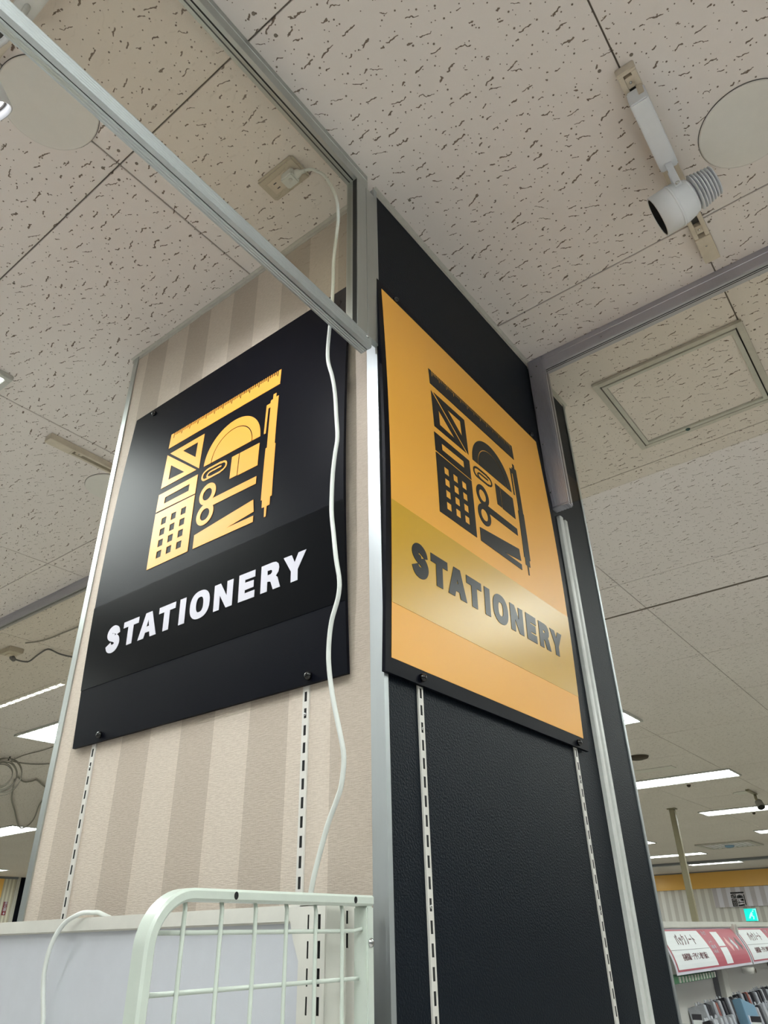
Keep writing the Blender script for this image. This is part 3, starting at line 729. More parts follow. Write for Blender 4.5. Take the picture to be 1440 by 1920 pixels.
track('y', -0.25, 0.44, -0.662, 'cream lighting track crossing behind the diagonal rail at top left', cap=(True, False))

# unlit finned spotlight ------------------------------------------------
o_ = Vector((0.345, -0.525, 2.788)); ax = Vector((-0.081, 0.971, -0.226)).normalized()
sp = thing('spotlight', (0.23, -0.536, H - 0.022), 'white unlit spotlight with round black mouth and cooling fins on the right-hand track', 'spotlight')
hb = box('adapter_box', (0.128, -0.554, 2.848), (0.305, -0.519, H - 0.0225), Mt['lampwhite'], sp, 0.0025)
box('lock_lever', (0.1265, -0.551, 2.866), (0.138, -0.540, H - 0.018), Mt['cream'], sp, 0.001)
Mx = frame_to(ax, o_)
R1 = 0.0435
prof = [(0.0345, -0.030), (0.0395, -0.022), (0.0435, -0.004), (0.0440, 0.004), (0.0440, 0.044), (0.0405, 0.0445), (0.0400, 0.020), (0.0335, -0.010), (0.0, -0.012)]
G().lathe(prof[:8], Mx, 48, close=False).mk('housing', Mt['lampwhite'], sp, True)
G().lathe([(0.0402, 0.0435), (0.038, 0.010), (0.028, -0.004), (0.0005, -0.006)], Mx, 40, close=False).mk('black_mouth', Mt['baffle'], sp, True)['label'] = 'deep black lamp mouth'
G().lathe([(0.0444, 0.0035), (0.0450, 0.0045), (0.0450, 0.0075), (0.0444, 0.0085)], Mx, 48).mk('collar', Mt['lampwhite'], sp, True)
G().lathe([(0.030, -0.034), (0.036, -0.030), (0.036, -0.026), (0.0, -0.025)][:3], Mx, 40).mk('back_plate', Mt['lampwhite'], sp, True)
for i in range(7):
    hz = -0.039 - 0.0066 * i; rr = 0.0385 - 0.0012 * i
    G().lathe([(rr - 0.001, hz - 0.0010), (rr, hz), (rr - 0.001, hz + 0.0012)], Mx, 40).mk('cooling_fin', Mt['lampwhite'], sp, True)
G().lathe([(0.012, -0.080), (0.012, -0.025)], Mx, 20).mk('heat_core', Mt['lampwhite'], sp, True)
side = ax.cross(Vector((0, 0, 1))).normalized()
for s in (-1, 1):
    p0 = Vector((0.300, -0.536, 2.850)) + side * s * 0.012; p1 = o_ + side * s * 0.0475 + ax * -0.012
    dirv = (p1 - p0); g = G()
    L_ = dirv.length; zz_ = dirv.normalized(); yy_ = zz_.cross(side).normalized(); xx_ = yy_.cross(zz_)
    m_ = Matrix((xx_, yy_, zz_)).transposed().to_4x4(); m_.translation = p0
    g.box((-0.0015, -0.0065, 0), (0.0015, 0.0065, L_ + 0.006), 0.0006, m_ @ Matrix.Rotation(0, 4, 'Z'))
    br_ = g.mk('yoke_arm', Mt['lampwhite'], sp)
    screw(p1 + side * s * 0.002, side * s, 0.0045, br_, 'pivot_screw')

# lit spotlight at the left picture edge ------------------------------------
lp = Vector((-0.660, 0.322, 2.721)); la = (Vector((0.0, 0.42, 2.12)) - lp).normalized()
s3 = thing('spotlight', (-0.662, 0.25, H - 0.022), 'lit spotlight with white ring cut by the left picture edge', 'spotlight')
box('adapter_box', (-0.679, 0.12, 2.865), (-0.645, 0.27, H - 0.0225), Mt['lampwhite'], s3, 0.002)
Ml = frame_to(la, lp)
G().lathe([(0.030, -0.060), (0.038, -0.050), (0.0435, -0.010), (0.0435, 0.034), (0.0405, 0.0345), (0.0395, 0.012)], Ml, 40, close=False).mk('housing', Mt['lampwhite'], s3, True)
G().lathe([(0.0375, 0.016), (0.036, 0.019), (0.0005, 0.021)], Ml, 40, close=False).mk('lens', Mt['lamp_on'], s3, True)['label'] = 'glowing white lens'
G().lathe([(0.0395, 0.018), (0.0385, 0.0225), (0.0365, 0.0225), (0.0365, 0.018)], Ml, 40, close=False).mk('ring', Mt['channel'], s3, True)
G().tube([(-0.662, 0.22, 2.868), (-0.665, 0.26, 2.80), tuple(lp - la * 0.045)], 0.005, 8).mk('yoke_arm', Mt['lampwhite'], s3, True)
ld = bpy.data.lights.new('spot_beam', 'SPOT'); ld.energy = SPOT; ld.spot_size = math.radians(95); ld.spot_blend = 0.7; ld.shadow_soft_size = 0.012; ld.color = (0.95, 0.97, 1.0)
lo_ = bpy.data.objects.new('spot_beam', ld); COL.objects.link(lo_)
lo_.matrix_world = frame_to(-la, lp + la * 0.045)

# ceiling access hatch ------------------------------------------------------
hx0, hx1, hy0, hy1 = 0.915, 1.33, -0.535, -0.108
ht = thing('access_hatch', ((hx0 + hx1) / 2, (hy0 + hy1) / 2, H - 0.006), 'square ceiling access hatch with double metal frame and teal latch', 'ceiling hatch')
def ring(nm, x0, y0, x1, y1, w, z0, z1, m):
    for a, b in (((x0, y0), (x1, y0 + w)), ((x0, y1 - w), (x1, y1)), ((x0, y0 + w), (x0 + w, y1 - w)), ((x1 - w, y0 + w), (x1, y1 - w))):
        box(nm, (*a, z0), (*b, z1), m, ht, 0.0008)
box('dark_gap', (hx0 + 0.004, hy0 + 0.004, H - 0.0028), (hx1 - 0.004, hy1 - 0.004, H - 0.0012), Mt['slot'], ht)
ring('outer_frame', hx0, hy0, hx1, hy1, 0.0175, H - 0.011, H - 0.0012, Mt['trim'])
ring('inner_frame', hx0 + 0.0215, hy0 + 0.0215, hx1 - 0.0215, hy1 - 0.0215, 0.0125, H - 0.012, H - 0.0012, Mt['hatchmetal'])
box('hatch_board', (hx0 + 0.0345, hy0 + 0.0345, H - 0.005), (hx1 - 0.0345, hy1 - 0.0345, H - 0.0030), Mt['ceil'], ht)
dome('latch', (1.307, -0.268, H - 0.008), (0, 0, -1), 0.008, 0.009, Mt['teal'], ht)['label'] = 'small teal latch'

# ceiling outlet with plug ---------------------------------------------------
ol = thing('ceiling_outlet', (-0.146, 0.131, H - 0.014), 'beige double outlet box on the ceiling above the striped face', 'outlet')
box('cover', (-0.176, 0.080, H - 0.0125), (-0.116, 0.182, H - 0.0008), Mt['outlet'], ol, 0.004)
box('socket_face', (-0.161, 0.098, H - 0.0140), (-0.131, 0.166, H - 0.0120), Mt['cream'], ol, 0.0006)
for yy, mm_ in ((0.150, 0.004),):
    for dx in (-0.006, 0.006): box('slot', (-0.146 + dx - 0.0011, yy - mm_, H - 0.0144), (-0.146 + dx + 0.0011, yy + mm_, H - 0.0138), Mt['slot'], ol)
pg = thing('power_plug', (-0.146, 0.112, H - 0.04), 'white power plug pushed into the ceiling outlet', 'plug')
G().box((-0.160, 0.094, H - 0.036), (-0.132, 0.126, H - 0.0145), 0.003).mk('body', Mt['cable'], pg)
G().lathe([(0.0095, 0), (0.0085, 0.008), (0.0045, 0.014), (0.004, 0.024)], frame_to((0.25, -1, -0.1), (-0.146, 0.095, H - 0.025)), 16).mk('strain_relief', Mt['cable'], pg, True)
g = G().lathe([(0.004, 0), (0.0035, 0.0015)], frame_to((0, 0, -1), (-0.148, 0.106, H - 0.0358)), 14); g.mk('dimple', Mt['frame'], pg)

# ================================================================= CABLES
cab = [(-0.141, 0.074, 2.889), (-0.134, 0.058, 2.886), (-0.120, 0.042, 2.872), (-0.115, 0.030, 2.845), (-0.112, 0.009, 2.776), (-0.11, 0.004, 2.713), (-0.108, 0.01, 2.657), (-0.105, 0.018, 2.601), (-0.105, 0.018, 2.539), (-0.105, 0.02, 2.475), (-0.105, 0.024, 2.429), (-0.105, 0.027, 2.383), (-0.105, 0.025, 2.351), (-0.103, 0.017, 2.316), (-0.1, 0.013, 2.28), (-0.1, 0.009, 2.23), (-0.1, 0.006, 2.186), (-0.1, 0.01, 2.157), (-0.098, 0.016, 2.12), (-0.096, 0.019, 2.059), (-0.095, 0.015, 2.017), (-0.094, 0.01, 1.973), (-0.092, 0.005, 1.938), (-0.09, 0.009, 1.913), (-0.088, 0.022, 1.882), (-0.085, 0.029, 1.847), (-0.083, 0.029, 1.814), (-0.08, 0.023, 1.771), (-0.075, 0.017, 1.735), (-0.07, 0.013, 1.701), (-0.066, 0.02, 1.669), (-0.064, 0.029, 1.652), (-0.06, 0.048, 1.623), (-0.056, 0.068, 1.58), (-0.053, 0.079, 1.552),
       (-0.045, 0.10, 1.49), (-0.042, 0.14, 1.38), (-0.040, 0.22, 1.25)]
tag(G().tube(cab, 0.0033, 10).mk('power_cable', Mt['cable'], smooth=True), 'white cable hanging from the ceiling outlet down past the signs', 'cable')
loop = [(-0.045, 0.40, 1.33), (-0.048, 0.43, 1.45), (-0.060, 0.45, 1.52), (-0.085, 0.466, 1.5405), (-0.095, 0.475, 1.5425), (-0.104, 0.483, 1.5425), (-0.110, 0.492, 1.539), (-0.115, 0.508, 1.531), (-0.119, 0.52, 1.516), (-0.122, 0.525, 1.498), (-0.122, 0.528, 1.479), (-0.120, 0.53, 1.46), (-0.117, 0.528, 1.44), (-0.112, 0.523, 1.402), (-0.108, 0.52, 1.30), (-0.106, 0.52, 1.1)]
tag(G().tube(loop, 0.0033, 12).mk('power_cable', Mt['cable'], smooth=True), 'white cable looped over the top edge of the shelf back panel', 'cable')

# ================================================================= FOREGROUND SHELF UNIT (left)
GX = -0.100
gd = thing('shelf_unit', (GX, 0.5, 0), 'white metal shelf unit with plain back panel in front of the striped face', 'shelf unit')
box('top_rail', (GX, 0.047, 1.518), (GX + 0.028, 1.60, 1.5365), Mt['gondola'], gd, 0.002)
box('back_panel', (GX + 0.006, 0.045, 0.1), (GX + 0.012, 1.60, 1.5185), Mt['panel'], gd)['label'] = 'plain bluish white back panel'
# shoulder bracket next to the upright
g = G().prism([(0.0435, 1.5355), (0.066, 1.5355), (0.066, 1.519), (0.060, 1.500), (0.050, 1.478), (0.0435, 1.455)], 'x', GX - 0.001, GX + 0.004)
g.mk('bracket', Mt['gondola'], gd)
# upright with real slots: front (-X) and side (-Y) faces
def slotted(nm, P, a0, a1, rows, cols, z0, z1, m, parent):
    """sheet spanning a0..a1 with columns of slots; P(a, z, depth)"""
    g = G(); xs = [a0]; 
    for c, w in cols: xs += [c - w / 2, c + w / 2]
    xs.append(a1)
    zs = [z0]
    for (a, b) in rows: zs += [a, b]
    zs.append(z1)
    for i in range(len(xs) - 1):
        for j in range(len(zs) - 1):
            if i % 2 == 1 and j % 2 == 1:
                for s in (0, 1):
                    g.add([P(xs[i + s], zs[j], 0), P(xs[i + s], zs[j], .0005), P(xs[i + s], zs[j + 1], .0005), P(xs[i + s], zs[j + 1], 0)], [(0, 1, 2, 3)])
                    g.add([P(xs[i], zs[j + s], 0), P(xs[i], zs[j + s], .0005), P(xs[i + 1], zs[j + s], .0005), P(xs[i + 1], zs[j + s], 0)], [(0, 1, 2, 3)])
                continue
            g.add([P(xs[i], zs[j], 0), P(xs[i + 1], zs[j], 0), P(xs[i + 1], zs[j + 1], 0), P(xs[i], zs[j + 1], 0)], [(0, 1, 2, 3)])
    return g.mk(nm, m, parent)
rows = []
z = 1.5255
while z > 0.2: rows.append((z - 0.0165, z)); z -= 0.0255
rows = rows[::-1]
up = box('upright', (-0.1075, 0.0065, 0), (-0.052, 0.0435, 1.534), Mt['slot'], gd)
slotted('slotted_face', lambda a, z, d: (-0.1092 + d, a, z), 0.0045, 0.0437, rows, [(0.0135, 0.0042), (0.0300, 0.0026)], 0, 1.535, Mt['gondola'], up)
rows2 = [(1.4925, 1.508), (1.516, 1.529)]
slotted('side_face', lambda a, z, d: (a, 0.0048 + d, z), -0.1092, -0.052, rows2, [(-0.0715, 0.0034)], 0, 1.535, Mt['gondola'], up)
box('side_fold', (-0.1085, 0.0036, 0), (-0.1005, 0.0048, 1.534), Mt['gondola'], up, 0.0004)
G().box((-0.0800, 0.0015, 0), (-0.0770, 0.0048, 1.534), 0.001).mk('side_rib', Mt['gondola'], up)
box('cap', (-0.1092, 0.0048, 1.534), (-0.052, 0.0437, 1.5365), Mt['gondola'], up)

# wire mesh side panel -------------------------------------------------------
MY = -0.030
ms = thing('mesh_side_panel', (-0.22, MY, 0.6), 'pale green-white wire mesh side panel with rounded tube frame', 'mesh panel')
zt, xl_, xr_ = 1.5430, -0.3665, -0.0665
def sq_path(inner):
    t = 0.0105
    r = 0.046 - (t if inner else 0); x0 = xl_ + (t if inner else 0); z1 = zt - (t if inner else 0)
    c = (xl_ + 0.046, zt - 0.046); out = [(x0, 0.6)]
    for i in range(13):
        a = PI - PI / 2 * i / 12; out.append((c[0] + r * math.cos(a), c[1] + r * math.sin(a)))
    out.append((xr_, z1)); return out
o1, i1 = sq_path(False), sq_path(True)
y0_, y1_ = MY, MY + 0.020; bv = 0.0022
vs = []; n = len(o1)
def rim(path, other, k):
    pass
ringv = []
for (ox, oz), (ix, iz) in zip(o1, i1):
    # eight-sided section of a tube with softened corners
    dx, dz = ix - ox, iz - oz; L = math.hypot(dx, dz); ux, uz = dx / L, dz / L
    sec = [(bv, 0), (L - bv, 0), (L, bv), (L, 0.020 - bv), (L - bv, 0.020), (bv, 0.020), (0, 0.020 - bv), (0, bv)]
    ringv.append([(ox + ux * a, y0_ + b, oz + uz * a) for a, b in sec])
g = G(); vv = [p for r in ringv for p in r]; ff = []
for j in range(n - 1):
    for i in range(8):
        k = (i + 1) % 8; ff.append((j * 8 + i, j * 8 + k, (j + 1) * 8 + k, (j + 1) * 8 + i))
ff += [tuple(range(8)), tuple((n - 1) * 8 + i for i in range(8))[::-1]]
fr = g.add(vv, ff).mk('tube_frame', Mt['greenwhite'], ms, True)
try: 
    b2_ = fr.data; b2_.set_sharp_from_angle(angle=math.radians(35))
except Exception: pass
G().box((xr_ - 0.012, y0_, 0.6), (xr_, y1_, zt - 0.0107), 0.0015).mk('back_post', Mt['greenwhite'], ms)
for xx in (-0.273, -0.0985):
    G().lathe([(0.0025, 0.0), (0.0025, 0.0005)], frame_to((0, -1, 0), (xx, MY + 0.0001, zt - 0.0052)) @ Matrix.Scale(1.35, 4, (0, 1, 0)), 16).mk('fixing_hole', Mt['slot'], ms)
s_ = screw((xr_ - 0.006, MY, 1.497), (0, -1, 0), 0.0045, ms)
for k, xx in enumerate((-0.3240, -0.2815, -0.2390, -0.1965, -0.1535, -0.1110)):
    G().tube([(xx, MY + 0.010, zt - 0.010), (xx, MY + 0.0085, zt - 0.016), (xx, MY + 0.008, 1.3), (xx, MY + 0.008, 0.6)], 0.0020, 8, False).mk('vertical_wire', Mt['greenwhite'], ms, True)
for k in range(14):
    z = 1.5085 - 0.0440 * k
    if z < 0.62: break
    pts = [(xl_ + 0.009, MY + 0.012, z), (-0.088, MY + 0.012, z)] + ([(-0.082, MY + 0.009, z + 0.0012), (-0.079, MY + 0.007, z + 0.002)] if k == 0 else [(-0.080, MY + 0.012, z)])
    G().tube(pts, 0.0020, 8, False).mk('horizontal_wire', Mt['greenwhite'], ms, True)

# ================================================================= THROUGH THE LEFT GAP
cdA = [(1.01, 2.45, 2.908), (1.006, 2.707, 2.905), (1.002, 2.847, 2.905), (1.0, 2.979, 2.905), (0.984, 3.07, 2.905), (0.956, 3.139, 2.906)]
tag(G().tube(cdA, 0.004, 8).mk('grey_wire', Mt['greycable'], smooth=True), 'grey wire along the ceiling leading to the small junction box left of the column', 'wire')
jb = thing('junction_box', (0.97, 3.31, H - 0.03), 'small beige junction box on the ceiling at the left', 'junction box')
box('body', (0.93, 3.25, H - 0.028), (1.01, 3.36, H - 0.001), Mt['outlet'], jb, 0.003)
box('socket', (0.955, 3.30, H - 0.032), (0.985, 3.345, H - 0.0275), Mt['cream'], jb, 0.001)
cdB = [(0.995, 3.335, 2.882), (1.03, 3.365, 2.885), (1.078, 3.386, 2.892), (1.107, 3.365, 2.895), (1.089, 3.25, 2.9), (1.077, 3.147, 2.903), (1.095, 3.126, 2.903), (1.16, 3.143, 2.9), (1.238, 3.133, 2.9), (1.4, 3.1, 2.905)]
bw = thing('dark_cord', (1.08, 3.25, 2.88), 'dark cord with plug sagging from the junction box towards the column', 'cord')
G().tube(cdB, 0.0045, 8).mk('cord', Mt['darkcable'], bw, True)
G().lathe([(0.010, 0), (0.014, 0.006), (0.013, 0.03), (0.006, 0.045)], frame_to((0.06, 0.05, -0.01), (0.985, 3.325, 2.880)), 12).mk('plug', Mt['darkcable'], bw, True)
w1 = [(2.328, 5.129, 2.905), (2.346, 5.359, 2.905), (2.337, 5.633, 2.905), (2.378, 5.926, 2.905)]
w1b = [(2.378, 5.926, 2.905), (2.527, 5.93, 2.905), (2.617, 5.867, 2.905), (2.674, 5.774, 2.905), (2.80, 5.6, 2.908)]
tag(G().tube([(2.30, 4.9, 2.906)] + w1, 0.004, 6).mk('grey_wire', Mt['greycable'], smooth=True), 'thin wire running from the coil towards the large ceiling light', 'wire')
tag(G().tube(w1b, 0.005, 6).mk('grey_wire', Mt['greycable'], smooth=True), 'thin wire running straight from the coil to the column edge', 'wire')
w2 = [(2.736, 6.473, 2.905), (2.914, 6.669, 2.905), (2.952, 6.591, 2.905), (2.955, 6.51, 2.905), (3.123, 6.694, 2.905), (3.275, 6.874, 2.905), (3.491, 7.284, 2.905), (3.778, 7.898, 2.905), (4.21, 8.744, 2.905), (4.478, 9.344, 2.905), (4.517, 9.587, 2.890), (4.376, 9.439, 2.905), (3.787, 8.438, 2.905), (3.336, 7.677, 2.905), (3.0, 7.026, 2.905), (2.801, 6.631, 2.905)]
tag(G().tube([(a, b, c - 0.008) for a, b, c in w2], 0.008, 6).mk('grey_wire', Mt['greycable'], smooth=True), 'grey wire drooping in a V-shaped loop beside the coil', 'wire')
cl = thing('cable_coil', (2.288, 5.786, 2.60), 'hanging coil of old cable tied up under the ceiling at the left picture edge', 'cable coil')
vh = Vector((0.43, 0.90, 0)).normalized(); sx_ = Vector((vh.y, -vh.x, 0))
for k in range(8):
    c0 = Vector((2.27, 5.79, 2.755)) + vh * 0.006 * (k - 4); ra = 0.092 + 0.0135 * (k % 5); c0 = c0 + sx_ * 0.008 * ((k * 3) % 5 - 2) + Vector((0, 0, -0.006 * ((k * 2) % 3)))
    pts = [tuple(c0 + sx_ * ra * math.cos(a) + Vector((0, 0, 1)) * ra * 1.04 * math.sin(a) + vh * 0.012 * math.sin(2 * a + k)) for a in [2 * PI * i / 26 for i in range(27)]]
    G().tube(pts, 0.0040, 6, True, 2).mk('cable_turn', Mt['greycable'], cl, True)
G().tube([(2.29, 5.79, 2.88), (2.30, 5.80, 2.90), (2.31, 5.81, H - 0.001)], 0.006, 6).mk('tie', Mt['darkcable'], cl, True)
ou = thing('hanging_outlet', (3.31, 7.90, 2.70), 'tiny white two-socket outlet plate hanging left of the wire loop', 'outlet')
Mo = wallframe((3.31, 7.90, 2.765), (0.90, -0.43, 0), (0, 0, 1))
G().box((-0.034, -0.066, -0.006), (0.034, 0.066, 0.006), 0.003, Mo).mk('cover', Mt['gondola'], ou)
for zz_ in (-0.030, 0.030): G().box((-0.016, zz_ - 0.018, 0.0055), (0.016, zz_ + 0.018, 0.0072), 0.0008, Mo).mk('socket', Mt['greyink'], ou)
G().tube([(3.31, 7.90, 2.83), (3.315, 7.90, 2.87), (3.31, 7.90, H - 0.001)], 0.004, 6).mk('cord', Mt['darkcable'], ou, True)
# far end at the left: striped wall with fascia, black partition, red sign
FY = 17.5
wl = struct(box('wall_left', (3.0, FY, 0), (8.787, FY + 0.15, 2.870), Mt['leftstripe'])); wl['label'] = 'distant striped wall in the gap left of the column'
tt = struct(box('trim_6', (8.789, FY - 0.03, 0), (8.866, FY + 0.10, 2.912), Mt['trim'])); tt['label'] = 'pale edge post of the distant striped wall'
ts = struct(box('trim_7', (3.0, FY - 0.06, 2.871), (8.787, FY + 0.12, H - 0.002), Mt['farwall'])); ts['label'] = 'grey bulkhead over the distant striped wall'
tf = struct(box('trim_8', (3.0, FY - 0.04, 2.487), (8.474, FY, 2.868), Mt['fascia'])); tf['label'] = 'orange fascia patch at the far left'
pt = thing('partition', (9.5, FY, 0), 'black partition with slim silver handle far behind the column at left', 'partition')
box('panel', (8.869, FY - 0.02, 0), (10.2, FY + 0.1, 2.912), Mt['signblack'], pt)
box('handle', (8.980, FY - 0.05, 0.9), (9.010, FY - 0.021, 2.345), Mt['alu'], pt, 0.004)

def text_mesh(name, s, size, m, parent, mtx, ext=0.0005, sx=1.0, bold=0.0):
    cu = bpy.data.curves.new('tmp', 'FONT'); cu.body = s; cu.size = size; cu.extrude = ext; cu.align_x = 'CENTER'; cu.align_y = 'CENTER'; cu.resolution_u = 3; cu.offset = bold
    o = bpy.data.objects.new('tmp', cu); COL.objects.link(o)
    me = bpy.data.meshes.new_from_object(o.evaluated_get(bpy.context.evaluated_depsgraph_get()))
    vs = [mtx @ Vector((v.co.x * sx, v.co.y, v.co.z)) for v in me.vertices]; fs = [tuple(p.vertices) for p in me.polygons]
    bpy.data.objects.remove(o); bpy.data.curves.remove(cu); bpy.data.meshes.remove(me)
    return obj(name, vs, fs, m, parent)
rs = thing('fire_sign', (8.635, FY - 0.02, 2.142), 'small dark red vertical sign with white characters on the distant striped wall', 'sign')
box('plate', (8.591, FY - 0.02, 2.142), (8.679, FY - 0.001, 2.411), Mt['redsign'], rs, 0.003)
for i, ch in enumerate('消火器'):
    text_mesh('character', ch, 0.072, Mt['white_vinyl'], rs, wallframe((8.635, FY - 0.0215, 2.378 - 0.064 * i), (1, 0, 0), (0, 0, 1)), bold=0.001)
G().prism([(8.607, 2.178), (8.635, 2.153), (8.663, 2.178), (8.648, 2.178), (8.648, 2.200), (8.622, 2.200), (8.622, 2.178)], 'y', FY - 0.0235, FY - 0.0205).mk('arrow', Mt['white_vinyl'], rs)

# ================================================================= THROUGH THE RIGHT GAP
pl = thing('pole', (9.66, 2.585, 0), 'slim olive-beige pole standing behind the red-printed shelf headers', 'pole')
G().box((9.62, 2.545, 0.02), (9.69, 2.615, H - 0.012), 0.006).mk('shaft', Mt['pole'], pl)
box('ceiling_foot', (9.60, 2.525, H - 0.012), (9.71, 2.635, H - 0.001), Mt['pole'], pl, 0.002)
box('base_foot', (9.60, 2.525, 0.0), (9.71, 2.635, 0.02), Mt['pole'], pl, 0.002)
def recess(x, y, r, h, nm, label, m):
    o = thing(nm, (x, y, H - h), label, 'ceiling detector')
    G().lathe([(r * 0.5, 0), (r * 0.9, h * 0.35), (r, h - 0.0012)], Matrix.Translation((x, y, H - h)), 24).mk('body', m, o, True)
    G().lathe([(r * 1.15, 0), (r * 1.15, 0.002)], Matrix.Translation((x, y, H - 0.003)), 24).mk('rim', Mt['plate'], o)
recess(6.14, 1.72, 0.10, 0.03, 'ceiling_sensor', 'dark brown round ceiling detector touching the column edge', Mt['brown'])
recess(7.99, 1.836, 0.022, 0.028, 'sprinkler_head', 'tiny dark sprinkler head under the long ceiling light', Mt['brown'])
recess(10.88, 1.849, 0.022, 0.028, 'sprinkler_head', 'tiny dark sprinkler head under the second long ceiling light', Mt['brown'])
cp = thing('cover_strip', (6.86, 1.845, H - 0.006), 'thin grey cover strip on the ceiling near the dark detector', 'cover strip')
box('strip', (6.78, 1.62, H - 0.007), (6.92, 2.02, H - 0.001), Mt['plate'], cp, 0.001)
# square vent with pale dome
vn = thing('ceiling_vent', (15.05, 3.30, H - 0.03), 'square pale ceiling vent with a small blue dome far to the right', 'ceiling vent')
for a, b in (((14.55, 2.80), (15.55, 2.88)), ((14.55, 3.72), (15.55, 3.80)), ((14.55, 2.88), (14.63, 3.72)), ((15.47, 2.88), (15.55, 3.72))):
    box('frame', (*a, H - 0.028), (*b, H - 0.001), Mt['trim'], vn, 0.003)
box('back_plate', (14.63, 2.88, H - 0.010), (15.47, 3.72, H - 0.002), Mt['ventface'], vn)
for k in range(9): box('slat', (14.63, 2.905 + 0.092 * k, H - 0.024), (15.47, 2.955 + 0.092 * k, H - 0.012), Mt['ventface'], vn)
dome('dome', (15.05, 3.30, H - 0.024), (0, 0, -1), 0.085, 0.04, Mt['blueglow'], vn)
# far spotlight
fs_ = thing('spotlight', (9.05, 1.42, H - 0.02), 'distant grey spotlight on a short arm in front of a long ceiling light', 'spotlight')
box('mount', (8.80, 1.40, H - 0.02), (9.20, 1.44, H - 0.001), Mt['pole'], fs_, 0.003)
G().tube([(9.15, 1.42, H - 0.02), (9.10, 1.41, H - 0.07), (9.12, 1.40, H - 0.11)], 0.016, 8, False).mk('arm', Mt['pole'], fs_, True)
G().lathe([(0.030, -0.05), (0.042, -0.03), (0.045, 0.05), (0.040, 0.052)], frame_to((-0.5, -0.3, -0.8), (9.12, 1.39, H - 0.13)), 20).mk('housing', Mt['ventgrey'], fs_, True)
G().lathe([(0.039, 0), (0.039, 0.0015)], frame_to((-0.5, -0.3, -0.8), Vector((9.12, 1.39, H - 0.13)) + Vector((-0.5, -0.3, -0.8)).normalized() * 0.0515), 20).mk('mouth', Mt['baffle'], fs_)

# pictogram banner and exit sign on the distant wall
bn = thing('wall_banner', (X1 - 0.07, 4.9, 2.04), 'pale striped banner with black stationery pictogram on the distant wall', 'banner')
box('sheet', (X1 - 0.065, 4.03, 2.04), (X1 - 0.055, 5.72, 2.495), Mt['bannerfilm'], bn)
def mapF(u, v, h=0.0): return (X1 - 0.066 - h, 5.27 - (u - 0.1735) * 0.95, 2.052 + (v - 0.331) * 0.95)
for nm, sh in ART.items(): vinyl(nm, None, mapF, 0.0015, Mt['black_vinyl'], bn, shapes=sh, rows=5)
ex = thing('exit_sign', (X1 - 0.05, 4.89, 1.70), 'glowing turquoise emergency exit sign with white running figure on the distant wall', 'exit sign')
ey, ez, eh = 5.04, 1.704, 0.289
box('housing', (X1 - 0.05, ey - 0.31, ez), (X1 - 0.001, ey, ez + eh), Mt['frame'], ex, 0.004)
box('lit_face', (X1 - 0.053, ey - 0.305, ez + 0.005), (X1 - 0.0495, ey - 0.005, ez + eh - 0.005), Mt['exit'], ex)
def fx(pts): return [(ey - 0.005 - a * 1.19, ez + 0.005 + b * 1.19) for a, b in pts]
g = G()
for poly in ([(0.07, 0.05), (0.10, 0.05), (0.13, 0.10), (0.17, 0.13), (0.15, 0.155), (0.11, 0.135), (0.09, 0.10)], [(0.12, 0.10), (0.16, 0.075), (0.155, 0.03), (0.175, 0.03), (0.185, 0.085), (0.14, 0.12)], [(0.125, 0.14), (0.165, 0.16), (0.16, 0.175), (0.12, 0.155)], circ(0.178, 0.185, 0.014, n=12)):
    q = fx(poly); g.add([(X1 - 0.0545, a, b) for a, b in q], [tuple(range(len(q)))])
g.mk('running_figure', Mt['exitfig'], ex)
G().box((X1 - 0.0545, ey - 0.30, ez + 0.012), (X1 - 0.0535, ey - 0.284, ez + 0.27)).box((X1 - 0.0545, ey - 0.30, ez + 0.256), (X1 - 0.0535, ey - 0.215, ez + 0.27)).mk('doorway', Mt['exitfig'], ex)

# notebook shelf run -----------------------------------------------------------
sh = thing('shelf_unit', (2.9, 0.42, 0), 'white shelf run with red-and-white printed headers at lower right', 'shelf unit')
box('back_panel', (1.70, 0.425, 0.1), (4.55, 0.435, 1.515), Mt['farpanel'], sh)
box('top_cap', (1.70, 0.34, 1.512), (4.55, 0.44, 1.532), Mt['gondola'], sh, 0.003)
for xx in (1.78, 2.675, 3.575, 4.475):
    u_ = box('upright', (xx - 0.035, 0.385, 0), (xx + 0.035, 0.425, 1.511), Mt['gondola'], sh, 0.002)
    box('seam', (xx - 0.039, 0.405, 0.1), (xx - 0.0355, 0.424, 1.505), Mt['greyink'], u_)
box('shelf', (1.72, 0.02, 1.05), (4.50, 0.42, 1.075), Mt['gondola'], sh, 0.003)
box('shelf', (1.72, -0.10, 0.80), (4.50, 0.42, 0.825), Mt['gondola'], sh, 0.003)
